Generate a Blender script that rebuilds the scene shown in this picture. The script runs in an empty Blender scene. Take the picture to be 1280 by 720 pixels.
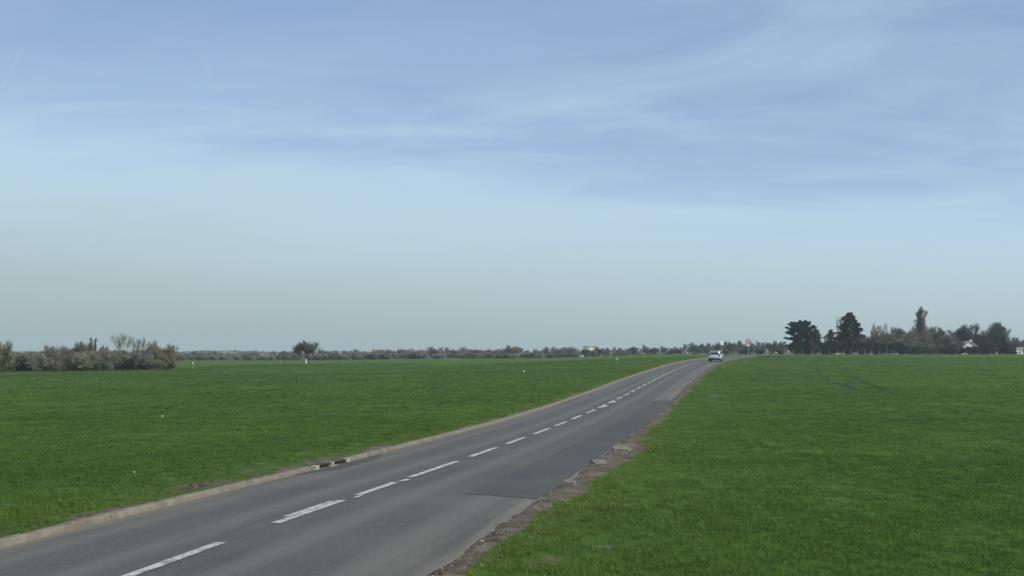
import bpy, bmesh, math, random
import numpy as np
from mathutils import Vector, Matrix
rad = math.radians
scene = bpy.context.scene
C = scene.collection

# ------------------------------------------------------------------ camera
F, HOR, CZ = 1400.0, 438.0, 2.53
PITCH = math.atan((HOR - 360) / F)
cam = bpy.data.cameras.new('camera'); camo = bpy.data.objects.new('camera', cam); C.objects.link(camo)
cam.sensor_width = 36; cam.lens = F / 1280 * 36
cam.clip_start = 0.1; cam.clip_end = 20000
camo.location = (0, 0, CZ); camo.rotation_euler = (rad(90) + PITCH, 0, 0)
scene.camera = camo

# ------------------------------------------------------------------ light
SUN_AZ, SUN_EL = rad(118), rad(38)          # azimuth clockwise from +Y
w = bpy.data.worlds.new('World'); scene.world = w; w.use_nodes = True
nt = w.node_tree; nt.nodes.clear()
def N(t, **k):
    n = NT.nodes.new(t)
    for a, b in k.items():
        setattr(n, a, b)
    return n
def lk(a, b): NT.links.new(a, b)
def sv(sock, v):
    if hasattr(v, 'is_output'): lk(v, sock)
    else: sock.default_value = v
def M(op, a, b=None, c=None, clamp=False):
    n = N('ShaderNodeMath', operation=op, use_clamp=clamp)
    sv(n.inputs[0], a)
    if b is not None: sv(n.inputs[1], b)
    if c is not None: sv(n.inputs[2], c)
    return n.outputs[0]
def VM(op, a, b=None):
    n = N('ShaderNodeVectorMath', operation=op)
    sv(n.inputs[0], a)
    if b is not None: sv(n.inputs[1], b)
    return n.outputs['Value'] if op in ('DOT_PRODUCT', 'LENGTH', 'DISTANCE') else n.outputs[0]
def SS(x, a, b, o0=0.0, o1=1.0):
    n = N('ShaderNodeMapRange', interpolation_type='SMOOTHSTEP')
    sv(n.inputs[0], x)
    n.inputs[1].default_value = a; n.inputs[2].default_value = b
    n.inputs[3].default_value = o0; n.inputs[4].default_value = o1
    return n.outputs[0]
def MIX(f, a, b, bt='MIX'):
    n = N('ShaderNodeMix', data_type='RGBA', blend_type=bt)
    sv(n.inputs[0], f); sv(n.inputs[6], a); sv(n.inputs[7], b)
    return n.outputs[2]
def NOISE(vec, scale, detail=4, rough=.55, dist=0.0, out=0):
    n = N('ShaderNodeTexNoise')
    if vec is not None: lk(vec, n.inputs['Vector'])
    n.inputs['Scale'].default_value = scale; n.inputs['Detail'].default_value = detail
    n.inputs['Roughness'].default_value = rough; n.inputs['Distortion'].default_value = dist
    return n.outputs[out]
def MAPV(vec, scale=(1, 1, 1), rot=(0, 0, 0), loc=(0, 0, 0)):
    n = N('ShaderNodeMapping'); lk(vec, n.inputs[0])
    n.inputs['Scale'].default_value = scale; n.inputs['Rotation'].default_value = rot; n.inputs['Location'].default_value = loc
    return n.outputs[0]
def col(r, g, b): return (r, g, b, 1.0)

NT = nt
sky = N('ShaderNodeTexSky', sky_type='NISHITA')
sky.sun_disc = False; sky.sun_elevation = SUN_EL; sky.sun_rotation = SUN_AZ
sky.altitude = 100; sky.air_density = 1.0; sky.dust_density = 1.6; sky.ozone_density = 1.6
tc = N('ShaderNodeTexCoord'); dirv = VM('NORMALIZE', tc.outputs['Generated'])
sx = N('ShaderNodeSeparateXYZ'); lk(dirv, sx.inputs[0])
el = M('MULTIPLY', M('ARCSINE', sx.outputs[2]), 180 / math.pi)       # elevation in degrees
elp = M('MAXIMUM', el, 0.0)
# cirrus layer: project the view direction on a high flat sheet
den = M('ADD', M('MAXIMUM', sx.outputs[2], 0.0), 0.09)
cx_ = N('ShaderNodeCombineXYZ'); lk(M('DIVIDE', sx.outputs[0], den), cx_.inputs[0]); lk(M('DIVIDE', sx.outputs[1], den), cx_.inputs[1])
sheet = cx_.outputs[0]
c1 = NOISE(MAPV(sheet, (.42, .80, 1), (0, 0, rad(24)), (3.1, 1.7, 0)), 1.0, 6, .50, .6)
c2 = NOISE(MAPV(sheet, (.8, 1.35, 1), (0, 0, rad(38)), (7.4, 2.2, 0)), 1.0, 9, .58, 1.2)
c3 = NOISE(MAPV(sheet, (.5, .8, 1), (0, 0, rad(-15)), (1.3, 4.2, 0)), 1.0, 3, .5, .4)
# milky veil low in the sky, its upper edge wavy and a little higher towards the west
elw = M('ADD', M('ADD', el, M('MULTIPLY', M('SUBTRACT', c1, .5), M('MULTIPLY', SS(el, 2.0, 9.0), 8.0))), M('ADD', M('MULTIPLY', sx.outputs[0], 4.5), M('MULTIPLY', M('SUBTRACT', c2, .5), M('MULTIPLY', SS(el, 3.0, 8.0), -4.0))))
cr = N('ShaderNodeValToRGB'); lk(M('DIVIDE', elw, 60.0), cr.inputs[0])
stops = [(0, (3.95, 5.0, 5.15)), (2.2, (4.5, 5.75, 6.15)), (4.8, (5.2, 6.8, 7.5)), (7.4, (5.3, 7.15, 8.7)), (9.6, (4.2, 5.85, 8.1)), (12.5, (3.3, 4.7, 7.2)), (18, (2.8, 4.05, 6.5)), (60, (1.5, 2.6, 5.2))]
cr.color_ramp.interpolation = 'B_SPLINE'
e_ = cr.color_ramp.elements
e_[0].position = 0; stops = [(p_, tuple(x / 10 for x in c_)) for p_, c_ in stops]; e_[0].color = col(*stops[0][1]); e_[1].position = 1; e_[1].color = col(*stops[-1][1])
for p_, c_ in stops[1:-1]:
    q_ = e_.new(p_ / 60); q_.color = col(*c_)
SKY_STR = 0.10
s1 = MIX(.85, sky.outputs[0], VM('MULTIPLY', cr.outputs[0], (10, 10, 10)))
streak = M('MULTIPLY', M('MULTIPLY', SS(c2, .36, .80), SS(c3, .22, .58)), SS(el, 3.0, 8.0))
s1 = MIX(M('MULTIPLY', streak, .50), s1, col(5.3, 6.9, 8.3))
# two old vapour trails: thin great-circle arcs
def trail(sock, a, b, wdeg, amt):
    a = Vector(a).normalized(); b = Vector(b).normalized()
    n = a.cross(b).normalized(); mid = (a + b).normalized(); half = a.angle(b) / 2
    d = M('ABSOLUTE', VM('DOT_PRODUCT', dirv, tuple(n)))
    line = SS(d, 0.0, rad(wdeg), 1.0, 0.0)
    along = VM('DOT_PRODUCT', dirv, tuple(mid))
    line = M('MULTIPLY', line, SS(along, math.cos(half * 1.15), math.cos(half * .55)))
    return MIX(M('MULTIPLY', line, amt), sock, col(5.2, 6.4, 7.6))
def ray(u, v):
    X, Y = u - 640, 360 - v
    return (X, F * math.cos(PITCH) - Y * math.sin(PITCH), F * math.sin(PITCH) + Y * math.cos(PITCH))
s1 = trail(s1, ray(28, 60), ray(2, 110), .07, .22)
s1 = trail(s1, ray(60, 82), ray(235, 71), .06, .10)
s1 = trail(s1, ray(252, 60), ray(268, 120), .25, .07)
bg = N('ShaderNodeBackground'); bg.inputs[1].default_value = SKY_STR; lk(s1, bg.inputs[0])
wo = N('ShaderNodeOutputWorld'); lk(bg.outputs[0], wo.inputs[0])

sd = bpy.data.lights.new('sun', 'SUN'); sd.energy = 4.2; sd.angle = rad(.6); sd.color = (1, .94, .84)
so = bpy.data.objects.new('sun', sd); C.objects.link(so)
sundir = Vector((math.sin(SUN_AZ) * math.cos(SUN_EL), math.cos(SUN_AZ) * math.cos(SUN_EL), math.sin(SUN_EL)))
so.rotation_euler = sundir.to_track_quat('Z', 'Y').to_euler(); so.location = (20, -20, 40)
vs = scene.view_settings
vs.view_transform = 'Standard'; vs.look = 'None'; vs.exposure = 0.0; vs.gamma = 1.0; vs.use_curve_mapping = False
scene.cycles.max_bounces = 6; scene.cycles.transparent_max_bounces = 8; scene.cycles.volume_bounces = 1

# ------------------------------------------------------------------ terrain
_D = np.array([-40, 0, 14, 30, 46, 64, 90, 120, 168, 220, 280, 400, 600, 1000, 2600.])
_Z = np.array([.1, .05, 0, -.22, -.36, -.32, -.05, .28, .92, 1.36, 1.52, .6, -3.5, -10, -22.])
_m = np.gradient(_Z, _D)
def prof(y):
    y = np.clip(np.asarray(y, float), _D[0], _D[-1]); i = np.clip(np.searchsorted(_D, y) - 1, 0, len(_D) - 2)
    h = _D[i + 1] - _D[i]; t = (y - _D[i]) / h
    return (2*t**3-3*t**2+1)*_Z[i] + (t**3-2*t*t+t)*h*_m[i] + (-2*t**3+3*t*t)*_Z[i+1] + (t**3-t*t)*h*_m[i+1]
def sst(a, b, x):
    t = np.clip((np.asarray(x, float) - a) / (b - a), 0, 1); return t * t * (3 - 2 * t)
# road centre line, x as a function of y until the bend
_cy = np.array([13.6, 17.3, 20.5, 24.9, 29.6, 34.3, 39.4, 42.6, 53.6, 63.7, 83.1, 97.6, 118.3, 151, 170.8, 190, 205])
_cx = np.array([-4.0, -3.1, -2.5, -1.7, -.8, .1, 1.1, 1.8, 3.9, 5.9, 9.7, 12.7, 17.0, 24.2, 29.6, 35.2, 40.2])
_poly = np.polyfit(_cy, _cx, 4, w=1 / np.sqrt(_cy))
def roadx(y):
    y = np.asarray(y, float); yc = np.clip(y, 8, 205)
    x = np.polyval(_poly, yc); sl0 = np.polyval(np.polyder(_poly), 8.0); sl1 = np.polyval(np.polyder(_poly), 205.)
    return x + np.where(y < 8, (y - 8) * sl0, 0) + np.where(y > 205, (y - 205) * sl1, 0)
TL, TR = -2.72, 3.26                       # asphalt edges, lateral offset
def Z(x, y):
    """ground level under the road crown; falls away over the left-hand field"""
    lat = roadx(np.minimum(y, 230)) - np.asarray(x, float)
    k = sst(60, 180, y) * (1 - sst(420, 650, y))
    return prof(y) - (1.2 * sst(4, 50, lat) + .55 * sst(60, 115, lat)) * k
def vnoise(x, y, s, seed=0):
    """smooth value noise for bumps and masks, 0..1"""
    x = np.asarray(x, float) / s + seed * 17.3; y = np.asarray(y, float) / s + seed * 9.1
    xi, yi = np.floor(x), np.floor(y); fx, fy = x - xi, y - yi
    fx = fx * fx * (3 - 2 * fx); fy = fy * fy * (3 - 2 * fy)
    def hsh(a, b):
        v = np.sin(a * 127.1 + b * 311.7 + seed * 74.7) * 43758.5453; return v - np.floor(v)
    return (hsh(xi, yi) * (1 - fx) + hsh(xi + 1, yi) * fx) * (1 - fy) + (hsh(xi, yi + 1) * (1 - fx) + hsh(xi + 1, yi + 1) * fx) * fy
def left_rise(t):                          # field behind the kerb stands level with its top
    return .085 * sst(2.82, 2.95, -np.asarray(t))
def ground_z(x, y):
    x = np.asarray(x, float); y = np.asarray(y, float)
    t = x - roadx(y); near = 1 - sst(205, 225, y)
    z = Z(x, y) + near * left_rise(t)
    under = near * ((t > TL - .13) & (t < 2.62))
    z = z - .07 * under
    edge = sst(2.80, 3.36, t) * near
    z = z + np.where(t >= 2.62, near * (-.07 + .105 * edge + .035 * (vnoise(x, y, .35, 51) - .5) + .04 * (vnoise(x, y, 1.4, 52) - .5)) * (1 - sst(3.3, 4.4, t)), 0)
    fld = sst(3.6, 6, np.abs(t)) * (1 - sst(150, 300, y))
    z = z + fld * (.10 * (vnoise(x, y, 9, 1) - .5) + .05 * (vnoise(x, y, 2.3, 2) - .5))
    vg = sst(3.15, 3.4, t) * (1 - sst(4.2, 5.2, t)) * near
    z = z + vg * (.05 * (vnoise(x, y, .45, 5) - .6) + .04 * vnoise(x, y, 1.3, 6))
    return z
def gz(x, y): return float(ground_z(x, y))
def px2x(u, d): return (u - 640) / F * d
def topz(v, d): return CZ + (HOR - v) / F * d

# ------------------------------------------------------------------ helpers
def tag(o, label=None, cat=None, group=None, kind=None):
    if label: o['label'] = label
    if cat: o['category'] = cat
    if group: o['group'] = group
    if kind: o['kind'] = kind
    return o
def link(name, me, parent=None, mat=None):
    o = bpy.data.objects.new(name, me); C.objects.link(o)
    if mat is not None and me is not None and not me.materials: me.materials.append(mat)
    if parent is not None: o.parent = parent
    return o
def empty(name, loc=(0, 0, 0), rz=0):
    o = bpy.data.objects.new(name, None); C.objects.link(o); o.location = loc; o.rotation_euler = (0, 0, rz)
    o.empty_display_size = .2
    return o
def copy_tree(o, parent=None):
    c = o.copy(); C.objects.link(c); c.parent = parent
    for ch in o.children: copy_tree(ch, c)
    return c
class MB:
    def __init__(s): s.v = []; s.f = []
    def poly(s, pts):
        n = len(s.v); s.v += [tuple(p) for p in pts]; s.f.append(tuple(range(n, n + len(pts)))); return s
    def box(s, x0, x1, y0, y1, z0, z1):
        n = len(s.v)
        s.v += [(x, y, z) for z in (z0, z1) for y in (y0, y1) for x in (x0, x1)]
        s.f += [tuple(n + i for i in q) for q in ((0, 2, 3, 1), (4, 5, 7, 6), (0, 1, 5, 4), (2, 6, 7, 3), (0, 4, 6, 2), (1, 3, 7, 5))]
        return s
    def rings(s, rs, close=True, cap=True):
        n = len(s.v); k = len(rs[0])
        for r in rs: s.v += [tuple(p) for p in r]
        for i in range(len(rs) - 1):
            for j in range(k if close else k - 1):
                a, b = n + i * k + j, n + i * k + (j + 1) % k
                s.f.append((a, b, b + k, a + k))
        if cap:
            s.f.append(tuple(n + j for j in reversed(range(k)))); m = n + (len(rs) - 1) * k; s.f.append(tuple(m + j for j in range(k)))
        return s
    def tube(s, pts, rads, k=5, cap=True):
        rs = []
        for i, p in enumerate(pts):
            p = Vector(p); a = Vector(pts[max(i - 1, 0)]); b = Vector(pts[min(i + 1, len(pts) - 1)])
            d = (b - a).normalized(); u = d.orthogonal().normalized() if abs(d.z) > .95 else d.cross(Vector((0, 0, 1))).normalized(); q = d.cross(u)
            rs.append([p + (u * math.cos(2 * math.pi * j / k) + q * math.sin(2 * math.pi * j / k)) * rads[i] for j in range(k)])
        return s.rings(rs, True, cap)
    def mesh(s, name, mat=None, smooth=False):
        me = bpy.data.meshes.new(name); me.from_pydata(s.v, [], s.f); me.update()
        if mat is not None: me.materials.append(mat)
        if smooth: me.polygons.foreach_set('use_smooth', [True] * len(me.polygons))
        return me
    def build(s, name, mat, parent=None, smooth=False):
        return link(name, s.mesh(name, mat, smooth), parent)
def npmesh(name, v, f, mat=None):
    v = np.ascontiguousarray(v, np.float32); f = np.ascontiguousarray(f, np.int32)
    me = bpy.data.meshes.new(name); k = f.shape[1]
    me.vertices.add(len(v)); me.vertices.foreach_set('co', v.ravel())
    me.loops.add(f.size); me.loops.foreach_set('vertex_index', f.ravel())
    me.polygons.add(len(f)); me.polygons.foreach_set('loop_start', np.arange(0, f.size, k, dtype=np.int32))
    me.update(calc_edges=True)
    if mat is not None: me.materials.append(mat)
    return me

# ------------------------------------------------------------------ materials
def newmat(name):
    global NT
    m = bpy.data.materials.new(name); m.use_nodes = True; NT = m.node_tree
    b = NT.nodes['Principled BSDF']
    return m, b
def plain(name, c, rough=.7, var=.12, scale=6, metal=0, spec=.3, bump=0):
    m, b = newmat(name)
    g = N('ShaderNodeNewGeometry'); n = NOISE(g.outputs['Position'], scale, 5, .6)
    lo = tuple(x * (1 - var) for x in c[:3]) + (1,); hi = tuple(min(1, x * (1 + var)) for x in c[:3]) + (1,)
    lk(MIX(SS(n, .3, .7), lo, hi), b.inputs['Base Color'])
    b.inputs['Roughness'].default_value = rough; b.inputs['Metallic'].default_value = metal; b.inputs['Specular IOR Level'].default_value = spec
    if bump:
        bp = N('ShaderNodeBump'); bp.inputs['Strength'].default_value = bump; bp.inputs['Distance'].default_value = .01
        lk(NOISE(g.outputs['Position'], scale * 8, 4, .6), bp.inputs['Height']); lk(bp.outputs[0], b.inputs['Normal'])
    return m
def leafmat(name, c, var=.35, transl=.25, scale=.6):
    m, b = newmat(name)
    g = N('ShaderNodeNewGeometry'); oi = N('ShaderNodeObjectInfo')
    n = NOISE(g.outputs['Position'], scale, 3, .6)
    lo = tuple(x * (1 - var) for x in c[:3]) + (1,); hi = tuple(min(1, x * (1 + var)) for x in c[:3]) + (1,)
    cc = MIX(SS(n, .3, .7), lo, hi)
    hs = N('ShaderNodeHueSaturation'); lk(cc, hs.inputs['Color'])
    lk(M('ADD', .5, M('MULTIPLY', M('SUBTRACT', oi.outputs['Random'], .5), .03)), hs.inputs['Hue'])
    lk(M('ADD', .82, M('MULTIPLY', oi.outputs['Random'], .36)), hs.inputs['Value'])
    lk(hs.outputs[0], b.inputs['Base Color'])
    b.inputs['Roughness'].default_value = .7; b.inputs['Specular IOR Level'].default_value = .15
    if transl:
        t = N('ShaderNodeBsdfTranslucent'); lk(hs.outputs[0], t.inputs[0])
        mx = N('ShaderNodeMixShader'); mx.inputs[0].default_value = transl
        lk(b.outputs[0], mx.inputs[1]); lk(t.outputs[0], mx.inputs[2])
        lk(mx.outputs[0], NT.nodes['Material Output'].inputs[0])
    return m

# field ground: grass colour with soil along the road (soil where nothing grows)
GM, b = newmat('field_ground')
g = N('ShaderNodeNewGeometry'); P_ = g.outputs['Position']
at = N('ShaderNodeAttribute', attribute_name='soil')
big = NOISE(P_, .035, 4, .55); mid = NOISE(P_, .45, 5, .6); fine = NOISE(P_, 9, 4, .65)
gr = MIX(SS(big, .35, .65), col(.055, .110, .013), col(.075, .138, .018))
gr = MIX(M('MULTIPLY', SS(mid, .35, .75), .5), gr, col(.034, .084, .012))
gr = MIX(M('MULTIPLY', SS(NOISE(MAPV(P_, (1.1, .045, 0), (0, 0, rad(11.5))), 1.0, 4, .6), .48, .68), .35), gr, col(.082, .146, .024))
gr = MIX(M('MULTIPLY', SS(fine, .5, .8), .25), gr, col(.066, .100, .025))
so_ = MIX(SS(NOISE(P_, 3.5, 8, .72), .3, .7), col(.066, .051, .036), col(.172, .142, .106))
so_ = MIX(M('MULTIPLY', SS(NOISE(P_, 1.1, 4, .6), .52, .62), .6), so_, col(.200, .178, .145))
mk = M('ADD', at.outputs['Fac'], M('MULTIPLY', M('MULTIPLY', M('SUBTRACT', NOISE(P_, 2.2, 6, .7), .5), 1.1), SS(at.outputs['Fac'], .05, .35)))
lk(MIX(SS(mk, .38, .62), gr, so_), b.inputs['Base Color'])
b.inputs['Roughness'].default_value = .95; b.inputs['Specular IOR Level'].default_value = .1
bp = N('ShaderNodeBump'); bp.inputs['Strength'].default_value = .7; bp.inputs['Distance'].default_value = .05
lk(NOISE(P_, 14, 6, .7), bp.inputs['Height']); lk(bp.outputs[0], b.inputs['Normal'])

# asphalt: uv.x = lateral metres, uv.y = metres along
def asphalt(name, c0, c1, tracks):
    m, b = newmat(name)
    g = N('ShaderNodeNewGeometry'); P_ = g.outputs['Position']
    uv = N('ShaderNodeUVMap'); uv.uv_map = 'UVMap'
    s = N('ShaderNodeSeparateXYZ'); lk(uv.outputs[0], s.inputs[0]); t = s.outputs[0]
    agg = NOISE(P_, 16, 7, .85); blot = NOISE(P_, .35, 5, .6)
    stre = NOISE(MAPV(uv.outputs[0], (2.6, .09, 1)), 1.0, 6, .62)
    c = MIX(SS(blot, .3, .7), c0, c1)
    c = MIX(M('MULTIPLY', SS(agg, .45, .72), .55), c, tuple(x * 1.6 for x in c1[:3]) + (1,))
    c = MIX(M('MULTIPLY', SS(agg, .50, .28), .5), c, tuple(x * .5 for x in c0[:3]) + (1,))
    if tracks:
        tw = None
        for tc_ in (-2.05, -.75, .95, 2.3):
            q = SS(M('ABSOLUTE', M('ADD', M('SUBTRACT', t, tc_), M('MULTIPLY', M('SUBTRACT', stre, .5), .5))), .0, .42, 1, 0)
            tw = q if tw is None else M('ADD', tw, q)
        c = MIX(M('MULTIPLY', tw, .6), c, col(.150, .149, .128))                 # wheels polish the binder off the stones
        dust = M('MULTIPLY', M('ADD', SS(t, 2.0, 3.0), SS(t, -2.1, -2.7)), SS(stre, .36, .62))
        c = MIX(M('MULTIPLY', dust, .75), c, col(.20, .18, .14))                  # blown soil at the edges
        c = MIX(M('MULTIPLY', SS(NOISE(MAPV(uv.outputs[0], (1.2, .16, 1), (0, 0, 0), (5, 3, 0)), 1.0, 5, .6), .56, .72), .5), c, col(.062, .066, .063))
        seam = M('MULTIPLY', SS(M('ABSOLUTE', M('ADD', M('SUBTRACT', t, .03), M('MULTIPLY', M('SUBTRACT', NOISE(P_, 1.5, 3), .5), .05))), .006, .028, 1, 0), SS(NOISE(P_, .5, 3), .35, .55))
        c = MIX(M('MULTIPLY', seam, .6), c, col(.045, .046, .042))
        oil = SS(NOISE(MAPV(P_, (1, .6, 1), (0, 0, rad(11))), 1.3, 5, .7), .62, .72)
        c = MIX(M('MULTIPLY', oil, .35), c, col(.055, .056, .052))
        vor = N('ShaderNodeTexVoronoi', feature='DISTANCE_TO_EDGE'); vor.inputs['Scale'].default_value = .55
        nn = N('ShaderNodeTexNoise'); nn.inputs['Scale'].default_value = 1.7; lk(P_, nn.inputs['Vector'])
        lk(VM('ADD', P_, VM('MULTIPLY', nn.outputs[1], (.9, .9, 0))), vor.inputs['Vector'])
        ck = M('MULTIPLY', SS(vor.outputs[0], .0, .012, 1, 0), SS(NOISE(P_, .22, 2), .5, .62))
        c = MIX(M('MULTIPLY', ck, .4), c, col(.04, .032, .03))
    lk(c, b.inputs['Base Color']); lk(M('ADD', .74, M('MULTIPLY', blot, .25)), b.inputs['Roughness']); b.inputs['Specular IOR Level'].default_value = .15
    bp = N('ShaderNodeBump'); bp.inputs['Strength'].default_value = .55; bp.inputs['Distance'].default_value = .006
    lk(NOISE(P_, 55, 4, .7), bp.inputs['Height']); lk(bp.outputs[0], b.inputs['Normal'])
    return m
ASPH = asphalt('asphalt', col(.084, .085, .074), col(.108, .108, .093), True)
PATCH = asphalt('patch_asphalt', col(.068, .069, .064), col(.088, .088, .081), False)

PAINT, b = newmat('road_paint')
g = N('ShaderNodeNewGeometry'); wear = M('ADD', M('MULTIPLY', NOISE(g.outputs['Position'], 5, 6, .7), .6), M('MULTIPLY', NOISE(g.outputs['Position'], 45, 3, .7), .4))
lk(MIX(SS(wear, .46, .60), col(.50, .49, .43), col(.17, .17, .15)), b.inputs['Base Color']); b.inputs['Roughness'].default_value = .75
CONC = plain('kerb_concrete', (.172, .156, .120), .9, .22, 3.5, spec=.2, bump=.5)
CONCP = plain('pale_concrete', (.30, .29, .235), .9, .15, 5, spec=.2, bump=.4)
SLAB = plain('broken_surfacing', (.20, .175, .14), .95, .3, 4, spec=.15, bump=.8)
SOIL = plain('dark_soil', (.085, .066, .046), 1, .5, 6, spec=.1, bump=.8)
RUTS = plain('rut_soil', (.034, .046, .018), 1, .4, 3, spec=.1, bump=.8)
STONE = plain('pale_stone', (.30, .27, .22), .95, .3, 9, spec=.15)
IRON = plain('cast_iron', (.028, .024, .021), .7, .3, 20, metal=.3)
DARK = plain('drain_inside', (.016, .014, .012), 1, .2, 10)
WHITEP = plain('white_litter', (.60, .61, .56), .6, .08, 30)
WALLW = plain('white_render', (.78, .77, .72), .9, .05, .8)
WALLC = plain('cream_render', (.66, .60, .48), .9, .06, .8)
ROOFT = plain('clay_roof', (.17, .105, .08), .9, .2, 2)
ROOFG = plain('pale_roof', (.52, .50, .45), .9, .1, 2)
GLASS = plain('window_glass', (.03, .035, .04), .1, .1, 1, spec=.6)
GALV = plain('galvanised_steel', (.42, .43, .42), .5, .1, 6, metal=.6)
SIGNW = plain('sign_white', (.75, .75, .73), .5, .03, 3)
SIGNR = plain('sign_red', (.42, .035, .05), .5, .05, 3)
SIGNK = plain('sign_dark', (.04, .03, .04), .5, .05, 3)
WOODP = plain('grey_post_wood', (.34, .30, .24), .9, .2, 6)
BARK = plain('grey_bark', (.105, .090, .070), .95, .25, 3)
BARKD = plain('dark_bark', (.055, .047, .038), .95, .25, 3)
TW_GREY = leafmat('grey_twigs', (.155, .148, .115), .25, 0)
TW_HAZED = leafmat('hazed_grey_twigs', (.225, .218, .195), .25, 0)  # lighter twigs for far trees: distance haze put into the colour
TW_DARK = leafmat('dark_twigs', (.085, .082, .070), .25, 0)
TW_RED = leafmat('reddish_twigs', (.165, .135, .116), .25, 0)
TW_OLIVE = leafmat('olive_twigs', (.180, .172, .110), .3, 0)
TW_YELL = leafmat('yellowish_twigs', (.175, .150, .078), .3, 0)
TW_GREEN = leafmat('budding_twigs', (.130, .135, .092), .3, .1)
LF_CED = leafmat('cedar_needles', (.022, .040, .027), .4, .1)
LF_CON = leafmat('conifer_needles', (.017, .034, .018), .4, .1)
LF_HEDGE = leafmat('hedge_leaves', (.028, .046, .020), .45, .15)
LF_BRN = leafmat('brown_hedge_leaves', (.085, .072, .040), .4, .15)

# ------------------------------------------------------------------ ground sheet (columns follow the road so its edges stay crisp)
ys = np.concatenate([np.linspace(-25, 8, 12), np.arange(9, 45, .22), np.arange(45, 60, .5), np.arange(60, 130, 1.5), np.arange(130, 330, 4), np.geomspace(335, 2500, 30)])
tl = -np.array([2.84, 2.88, 2.92, 2.95, 3.0, 3.1, 3.3, 3.6, 4, 4.5, 5, 5.7, 6.5, 7.5, 9, 11, 13, 16, 20, 25, 31, 38, 46, 55, 66, 80, 100, 130, 170, 240, 340, 500, 900, 1600, 2450.])
tr = np.array([3.10, 3.16, 3.25, 3.4, 3.55, 3.7, 3.85, 4, 4.2, 4.4, 4.7, 5, 5.5, 6.2, 7, 8, 9.5, 11, 13, 15.5, 18, 22, 27, 33, 40, 50, 62, 80, 100, 130, 170, 240, 340, 500, 900, 1600, 2450.])
ts = np.concatenate([tl[::-1], [-2.6, 0, 2.55, 2.65, 2.72, 2.79, 2.86, 2.93, 3.0, 3.05], tr[:2], [3.20], tr[2:]])
YY, TT = np.meshgrid(ys, ts, indexing='ij')
XX = roadx(np.minimum(YY, 230)) + TT
gv = np.stack([XX, YY, ground_z(XX, YY)], -1).reshape(-1, 3)
nr, nc = YY.shape
idx = np.arange(nr * nc).reshape(nr, nc)
gf = np.stack([idx[:-1, :-1], idx[:-1, 1:], idx[1:, 1:], idx[1:, :-1]], -1).reshape(-1, 4)
me = npmesh('field', gv, gf, GM)
me.polygons.foreach_set('use_smooth', [True] * len(me.polygons))
def soil_amt(x, y):
    """how bare the ground is: 1 = soil, 0 = grown over"""
    t = np.asarray(x, float) - roadx(y); n = vnoise(x, y, 1.6, 11); n2 = vnoise(x, y, 5.5, 12)
    wr = 3.46 + .30 * n + .22 * sst(.45, .9, n2)
    wr = wr + .5 * np.exp(-((y - 31) / 4.) ** 2) + .12 * sst(60, 90, y)
    r = 1 - sst(-.16, .16, t - wr)
    l = 1 - sst(-.14, .18, (-t) - (2.94 + .45 * n * n))
    l2 = .75 * sst(.6, .85, vnoise(x, y, .9, 14)) * (1 - sst(3.2, 4.0, -t))
    patch = .5 * sst(.72, .92, vnoise(x, y, .8, 15)) * (1 - sst(4.5, 7, np.abs(t)))
    open_ = .62 * sst(.80, .97, vnoise(x, y, .75, 16)) * sst(.4, .8, vnoise(x, y, 6, 17)) * (1 - sst(60, 100, y))
    patch = np.maximum(patch, open_)
    s = np.where(t > 0, r, np.maximum(l, l2))
    spot = np.exp(-(((np.asarray(x) - 12.6) / .5) ** 2 + ((y - 70) / 1.6) ** 2)) * 1.0
    brown = .62 * np.exp(-((y - 26) / 5.5) ** 2) * (1 - sst(3.2, 6.5, -t)) * (t < 0) * (.35 + .9 * vnoise(x, y, .7, 18))
    heap = 1.2 * np.exp(-((y - 21.2) / 1.0) ** 2 - ((-t - 3.45) / .30) ** 2)
    return np.maximum(np.maximum(np.maximum(s, patch), spot), np.maximum(brown, heap)) * (1 - sst(205, 240, y))
a = me.attributes.new('soil', 'FLOAT', 'POINT'); a.data.foreach_set('value', soil_amt(gv[:, 0], gv[:, 1]).astype(np.float32))
fo = link('field', me); tag(fo, kind='structure')

# ------------------------------------------------------------------ road
def strip_mesh(name, tlist, yv, lift, mat, wob=None):
    v = []; uvc = []
    yv = list(yv); tlist = list(tlist)
    for i, y in enumerate(yv):
        for j, t in enumerate(tlist):
            tt = t + (wob(j, y) if wob else 0)
            x = float(roadx(y)) + tt
            v.append((x, y, float(prof(y)) + lift(tt))); uvc.append((tt, y))
    k = len(tlist)
    f = [(i*k+j, i*k+j+1, (i+1)*k+j+1, (i+1)*k+j) for i in range(len(yv)-1) for j in range(k-1)]
    me = bpy.data.meshes.new(name); me.from_pydata(v, [], f); me.materials.append(mat)
    uv = me.uv_layers.new(name='UVMap')
    for l in me.loops: uv.data[l.index].uv = uvc[l.vertex_index]
    me.polygons.foreach_set('use_smooth', [True] * len(me.polygons))
    return me
def crown(t): return .02 + .045 * (1 - (t / 3.1) ** 2)
yr = list(np.arange(-20, 60, .6)) + list(np.arange(60, 206, 1.5))
tcols = [TL, -2.3, -1.8, -1.2, -.6, 0, .6, 1.2, 1.8, 2.4, 2.8, 3.1, TR]
rme = strip_mesh('road', tcols, yr, crown, ASPH, lambda j, y: (.10 * (vnoise(0, y, .9, 21) - .5) + .12 * (vnoise(0, y, 3.1, 22) - .5)) if j == len(tcols) - 1 else 0)
road = link('road', rme); tag(road, kind='structure')
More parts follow.
